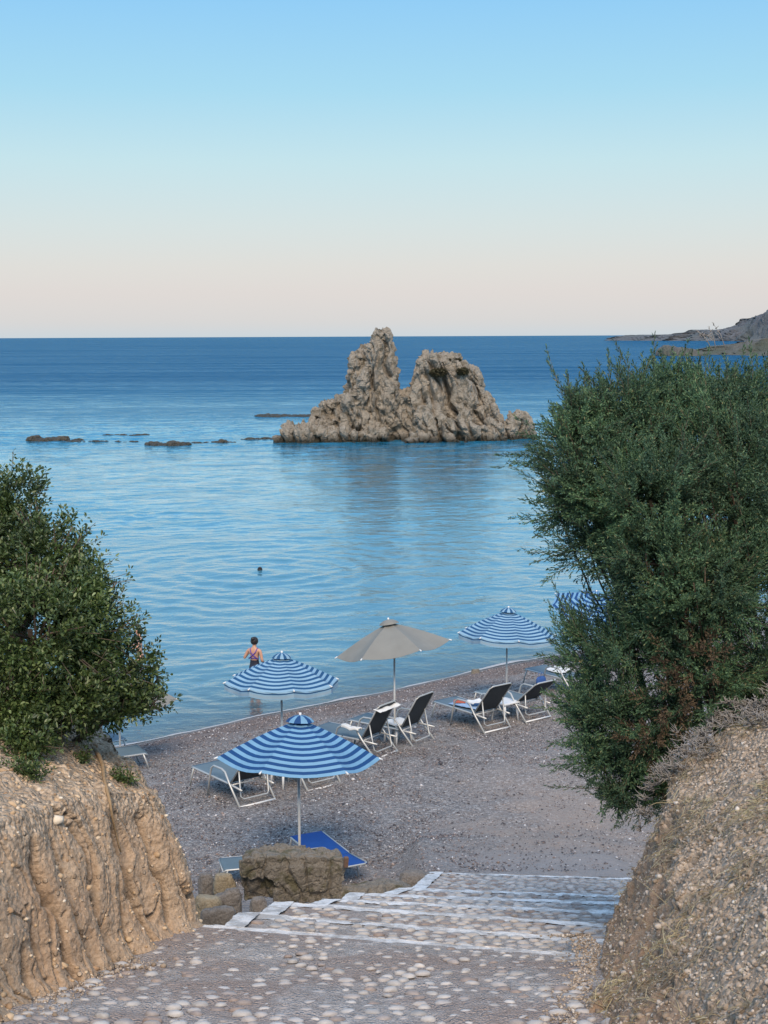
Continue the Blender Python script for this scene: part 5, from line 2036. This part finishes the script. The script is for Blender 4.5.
# juniper
rg = np.random.default_rng(9)
jl = [lobe_px(700, 450, 10.6, 75, 80, 62), lobe_px(620, 430, 10.2, 46, 50, 40), lobe_px(577, 445, 10.1, 30, 40, 52), lobe_px(590, 495, 9.9, 48, 50, 46), lobe_px(650, 500, 9.7, 62, 60, 62),
      lobe_px(735, 500, 9.9, 80, 70, 90), lobe_px(662, 565, 9.6, 50, 50, 50), lobe_px(700, 590, 9.6, 70, 60, 64), lobe_px(600, 550, 9.95, 36, 34, 26), lobe_px(618, 800, 10.1, 22, 20, 16), lobe_px(660, 790, 10.1, 30, 22, 26), lobe_px(635, 655, 9.9, 56, 50, 34), lobe_px(603, 670, 10.1, 36, 40, 34),
      lobe_px(596, 716, 10.1, 34, 38, 36), lobe_px(640, 720, 10.0, 52, 44, 48), lobe_px(605, 760, 10.15, 32, 30, 28), lobe_px(635, 780, 10.1, 26, 24, 22), lobe_px(700, 660, 9.8, 60, 50, 60), lobe_px(770, 620, 10.0, 80, 60, 100),
      lobe_px(820, 490, 10.6, 90, 80, 100), lobe_px(566, 515, 10.2, 20, 28, 26), lobe_px(730, 406, 10.6, 55, 60, 34), lobe_px(668, 414, 10.5, 40, 50, 36), lobe_px(760, 700, 10.4, 60, 50, 40)]
jn = empty('juniper_tree', (2.75, 10.9, 4.2), 0, 'dark green bushy juniper leaning over the grey right bank', 'tree')


def plumes(P, Dr, nb, ns, plen, rg, blen=.085, slen=.021, swid=.0085, droop=.0):
    """feathery sprays: axis -> branchlets -> scale leaves (thin diamonds)"""
    n = len(P)
    d, u, w = basis(Dr, rg)
    Ln = plen * rg.uniform(.55, 1.3, n)
    curve = rg.normal(0, .16, (n, 3)) + np.array([0, 0, -droop])
    # branchlets
    tb = (np.arange(nb) + .5) / nb
    tb = np.repeat(tb[None], n, 0) + rg.uniform(-.5, .5, (n, nb)) / nb
    tb = np.clip(tb, 0, 1)
    bp = P[:, None] + d[:, None] * (tb * Ln[:, None])[..., None] + curve[:, None] * ((tb ** 2) * Ln[:, None])[..., None]
    ang = np.arange(nb)[None] * 2.4 + rg.uniform(0, 6.28, (n, 1))
    out = u[:, None] * np.cos(ang)[..., None] + w[:, None] * np.sin(ang)[..., None]
    bd = d[:, None] * 1.0 + out * (.85 - .5 * tb)[..., None] + curve[:, None] * 1.2
    bd /= np.linalg.norm(bd, axis=2, keepdims=True)
    bl_ = blen * (1.15 - .75 * tb) * rg.uniform(.7, 1.2, (n, nb))
    # scale leaves
    ts = (np.arange(ns) + .3) / ns
    ts = np.broadcast_to(ts, (n, nb, ns))
    sp = bp[:, :, None] + bd[:, :, None] * (ts * bl_[..., None])[..., None]
    r = rg.normal(size=(n, nb, ns, 3))
    sd = bd[:, :, None] * 1.0 + r * .42
    sd /= np.linalg.norm(sd, axis=3, keepdims=True)
    sd2 = np.cross(sd, r)
    sd2 /= np.linalg.norm(sd2, axis=3, keepdims=True) + 1e-6
    sl = slen * rg.uniform(.7, 1.4, (n, nb, ns, 1))
    v0 = sp
    v1 = sp + sd * sl * .45 + sd2 * swid * .5
    v2 = sp + sd * sl
    v3 = sp + sd * sl * .45 - sd2 * swid * .5
    V = np.stack([v0, v1, v2, v3], 4).transpose(0, 1, 2, 4, 3).reshape(-1, 3)
    Q = np.arange(len(V)).reshape(-1, 4)
    return V, Q, P, d, Ln, curve


def jun(n, inner, plen, nb, ns, rg, keepf=None, blen=.085, swid=.0085):
    P, Nn = lobes_points(jl, n, rg, inner)
    if keepf is not None and True:
        k = keepf(P)
        P, Nn = P[k], Nn[k]
    # the sprays sweep outwards, up and a little to the left (towards the light)
    Dr = Nn * .95 + np.array([-.10, -.05, .60]) + rg.normal(0, .28, P.shape)
    P = P + Nn * (.30 * fbm(P * 2.3, 2, 131))[:, None]
    return plumes(P - Nn * plen * .45, Dr, nb, ns, plen, rg, blen, .021, swid)


k_ = lambda P: fbm(P * 2.4, 3, 123) > -.38
V1, Q1, p1, d1_, l1_, c1_ = jun(6000, .55, .25, 16, 8, rg, k_)
V2, Q2, p2, d2_, l2_, c2_ = jun(1200, .93, .34, 26, 8, rg, None, .070, .0068)
child(link('crown', mesh_np('crown', np.concatenate([V1, V2]), np.concatenate([Q1, Q2 + len(V1)])), M['juniper']), jn)
# brown dead inner sprays low down
dl = [lobe_px(655, 735, 9.75, 26, 24, 18), lobe_px(700, 655, 9.5, 30, 26, 20), lobe_px(668, 700, 9.6, 20, 20, 20)]
P, Nn = lobes_points(dl, 60, rg, .3)
V3, Q3, *_ = plumes(P, Nn + np.array([0, 0, .4]), 12, 8, .16, rg)
o = child(link('dead_sprays', mesh_np('dead_sprays', V3, Q3), M['dry_juniper']), jn)
o['label'] = 'brown dead sprays low in the juniper'
# stems of the long sprays
n_ = len(p2)
mb = MB()
for a_, d_, l_, c_ in zip(p2, d2_, l2_, c2_):
    mb.tube([tuple(a_ - d_ * .1), tuple(a_ + d_ * l_ * .5 + c_ * .25 * l_), tuple(a_ + d_ * l_ + c_ * l_)], .0035, 4, r2=.001)
o = child(mb.build('twig', M['bark']), jn)
o['kind'] = 'stuff'
child(limbs('trunk', (2.75, 10.9, 4.1), jl[:8], rg, M['bark'], None, .04, 80), jn)

# thin twigs that poke over the skyline on top of the juniper
mbt = MB()
for (x0, y0, x1, y1) in ((712, 350, 697, 330), (716, 350, 708, 326), (726, 350, 712, 322), (714, 340, 700, 334)):
    a_, b_ = at(x0, y0, 10.2), at(x1, y1, 10.2)
    mbt.tube([a_, (a_ + b_) / 2 + Vector((.01, 0, .012)), b_], .0035, 5, r2=.0015)
    for k in range(5):
        q = a_.lerp(b_, .4 + .12 * k)
        mbt.tube([q, q + Vector((random.uniform(-.03, .03), random.uniform(-.02, .02), .02))], .004, 4, r2=.002)
child(mbt.build('bare_twig', M['deadwood']), jn)

# dark leaf patches standing in for shadows on the ledges of the outcrop
rg = np.random.default_rng(33)
for k, (px, py, w, h, lb) in enumerate(((437, 369, 8, 3.0, 'dark leaf patch standing in for shadow on the upper ledge of the right peak'), (461, 368, 5, 2.4, 'small dark leaf tuft standing in for shadow near the right shoulder of the right peak'),
                                    (449, 355.5, 11, 1.2, 'low dark leaf fringe on the crest of the right peak'))):
    q = at(px, py, DS)
    sc_ = DS / F
    dlt = -1.6 if k < 2 else .0
    c = Vector((q.x, S0.y + dlt, q.z - S0.z + (.0 if k < 2 else -.15)))
    P, Nn = lobes_points([(c.x, c.y, c.z, w * sc_, .8, h * sc_)], 500, rg, .2)
    V, Q = leaves(P, Nn + np.array([0, 0, .5]), 7, .22, .10, rg, .1, .15)
    tag(link('shadow_patch', mesh_np('shadow_patch', V, Q), M['shadow_patch']), lb, 'shrub', 'dark shadow patches on the sea rock')

# dry grass and litter on the right bank
rg = np.random.default_rng(14)


def straw(pts, nrm, n_per, ln, wd, rg, lie=.75, name='dry_grass'):
    n = len(pts) * n_per
    B = np.repeat(pts, n_per, 0) + rg.normal(0, .02, (n, 3)) * np.array([1, 1, .1])
    d = rg.normal(size=(n, 3))
    d[:, 2] = np.abs(d[:, 2]) * (1 - lie) + .08
    d /= np.linalg.norm(d, axis=1, keepdims=True)
    # follow the surface
    N2 = np.repeat(nrm, n_per, 0)
    d = d - N2 * (d * N2).sum(1, keepdims=True) * lie
    d /= np.linalg.norm(d, axis=1, keepdims=True)
    L = ln * rg.lognormal(0, .4, n)[:, None]
    s = np.cross(d, rg.normal(size=(n, 3)))
    s /= np.linalg.norm(s, axis=1, keepdims=True)
    s = s * wd / 2
    m = B + d * L * .55 + N2 * .006 + rg.normal(0, .12, (n, 3)) * L * .3
    e = B + d * L + N2 * .004 - np.array([0, 0, .1]) * L
    V = np.stack([B - s, B + s, m + s, m - s, e + s * .3, e - s * .3], 1).reshape(-1, 3)
    o = np.arange(n)[:, None] * 6
    Q = np.concatenate([o + np.array([[0, 1, 2, 3]]), o + np.array([[3, 2, 4, 5]])])
    return V, Q


cl = lambda x, y, z, nz: ((nz > .55) & (y > 3.8) & (y < 11.0) & (x < 4.5)).astype(float) * (fbm(np.stack([x.ravel(), y.ravel(), z.ravel()], 1) * 2.4, 3, 61).reshape(x.shape) > .16)
pts, nr_ = bank_points(PR, 6500, cl, 3)
V1, Q1 = straw(pts, nr_, 3, .06, .004, rg, .85)
pts, nr_ = bank_points(PR, 5000, lambda x, y, z, nz: ((nz > .2) & (y > 3.8) & (y < 11) & (x < 4.5)).astype(float), 6)
V2, Q2 = straw(pts, nr_, 2, .035, .003, rg, .9)
o = link('dry_grass', mesh_np('dry_grass', np.concatenate([V1, V2]), np.concatenate([Q1, Q2 + len(V1)])), M['straw'])
tag(o, 'flattened dry grass and straw on the grey right bank', 'dry grass', None, 'stuff')
# upright stalks near the lower corner
pts, nr_ = bank_points(PR, 90, lambda x, y, z, nz: ((y > 5.2) & (y < 7.2) & (x < 1.6)).astype(float), 7)
V1, Q1 = straw(pts, nr_, 3, .13, .003, rg, .1)
o = link('dry_grass', mesh_np('dry_grass', V1, Q1), M['straw'])
tag(o, 'thin pale upright grass stalks at the foot of the grey right bank', 'dry grass', None, 'stuff')

# grey dead twigs along the crest of the right bank
mb = MB()
rg_ = random.Random(4)
Pf = PR.reshape(-1, 3)


def surf_z(x, y):
    k = np.argmin((Pf[:, 0] - x) ** 2 + (Pf[:, 1] - y) ** 2)
    return Pf[k, 2]


crest = []
for f_ in np.linspace(0, 1, 150):
    px = 640 + f_ * 150 + rg_.gauss(0, 2)
    py = np.interp(px, [640, 652, 668, 700, 735, 768, 800], [825, 790, 765, 738, 716, 702, 694]) + rg_.gauss(4, 8)
    q = bank_hit(PR, px, py)
    crest.append(q)
for q in crest:
    q = q + Vector((0, 0, rg_.uniform(-.01, .04)))
    for k in range(5):
        d = Vector((rg_.gauss(-.4, .7), rg_.gauss(-.2, .7), rg_.uniform(.0, .8))).normalized()
        L = rg_.uniform(.03, .095)
        m = q + d * L * .5 + Vector((rg_.gauss(0, .01), rg_.gauss(0, .01), rg_.gauss(0, .01)))
        e = q + d * L
        mb.tube([q, m, e], .0045, 5, r2=.0018)
        e2 = m + Vector((rg_.gauss(0, .03), rg_.gauss(0, .03), rg_.uniform(0, .04)))
        mb.tube([m, e2], .003, 4, r2=.0015)
o = mb.build('dead_brush', M['deadwood'])
tag(o, 'grey dead twigs matted along the crest of the right bank below the juniper', 'dead brush', None, 'stuff')

# weeds between the rubble left of the steps
rg = np.random.default_rng(21)
n = 900
xx = RNG.uniform(-2.3, -.6, n * 2)
yy = RNG.uniform(10.0, 14.5, n * 2)
lx = np.interp(yy, [a.y for a, b, z in NL], [a.x for a, b, z in NL])
k = (xx < lx - .1) & (fbm(np.stack([xx, yy, 0 * xx], 1) * 2, 3, 4) > 0)
xx, yy = xx[k][:n], yy[k][:n]
pts = np.stack([xx, yy, ground_z(xx, yy)], 1)
V1, Q1 = straw(pts, np.tile(np.array([[0, 0, 1.0]]), (len(pts), 1)), 14, .05, .006, rg, .2)
tag(link('ground_weeds', mesh_np('ground_weeds', V1, Q1), M['moss']), 'short green weeds between the rubble left of the steps', 'weeds', None, 'stuff')

# ------------------------------------------------------------------ world, sun
w = bpy.data.worlds.new('World')
scene.world = w
w.use_nodes = True
nt = w.node_tree
nt.nodes.clear()
SUN_EL, SUN_AZ = R(42), R(178)       # azimuth measured clockwise from +Y (the view direction)
out = nt.nodes.new('ShaderNodeOutputWorld')
bg = nt.nodes.new('ShaderNodeBackground')
sky = nt.nodes.new('ShaderNodeTexSky')
sky.sky_type = 'NISHITA'
sky.sun_disc = False
sky.sun_elevation = SUN_EL
sky.sun_rotation = SUN_AZ
tc = nt.nodes.new('ShaderNodeTexCoord')
sx = nt.nodes.new('ShaderNodeSeparateXYZ')
nt.links.new(tc.outputs['Generated'], sx.inputs[0])
rp = nt.nodes.new('ShaderNodeValToRGB')
# elevation gradient: rosy haze at the horizon, pale cyan, clear blue above
ST = [(0.000, (0.423, 0.471, 0.512)), (0.010, (0.471, 0.464, 0.471)), (0.030, (0.495, 0.458, 0.454)), (0.048, (0.492, 0.475, 0.461)), (0.076, (0.451, 0.499, 0.499)), (0.118, (0.376, 0.519, 0.553)), (0.165, (0.260, 0.478, 0.594)), (0.225, (0.184, 0.417, 0.635)), (.36, (.25, .48, .78)), (1.0, (.36, .50, .74))]
e = rp.color_ramp.elements
while len(e) < len(ST):
    e.new(.5)
for k, (p_, c_) in enumerate(ST):
    e[k].position = p_
    e[k].color = (*c_, 1)
nt.links.new(sx.outputs[2], rp.inputs[0])
mx = nt.nodes.new('ShaderNodeMix')
mx.data_type = 'RGBA'
mx.inputs[0].default_value = .12
sc_ = nt.nodes.new('ShaderNodeVectorMath')
sc_.operation = 'SCALE'
sc_.inputs['Scale'].default_value = 10.0      # the background strength below is 0.1
nt.links.new(rp.outputs[0], sc_.inputs[0])
nt.links.new(sc_.outputs[0], mx.inputs[6])
nt.links.new(sky.outputs[0], mx.inputs[7])
nt.links.new(mx.outputs[2], bg.inputs[0])
bg.inputs[1].default_value = 0.1
nt.links.new(bg.outputs[0], out.inputs[0])

sun = bpy.data.lights.new('sun', 'SUN')
sun.energy = 2.6
sun.angle = R(26)
sun.color = (1.0, .80, .60)
so = bpy.data.objects.new('sun', sun)
COL.objects.link(so)
d = Vector((math.sin(SUN_AZ) * math.cos(SUN_EL), math.cos(SUN_AZ) * math.cos(SUN_EL), math.sin(SUN_EL)))
so.rotation_euler = d.to_track_quat('Z', 'Y').to_euler()

scene.view_settings.view_transform = 'Standard'
scene.view_settings.look = 'None'
scene.view_settings.exposure = .55
scene.view_settings.gamma = 1
scene.render.engine = 'CYCLES'
scene.cycles.max_bounces = 6
scene.cycles.transparent_max_bounces = 8
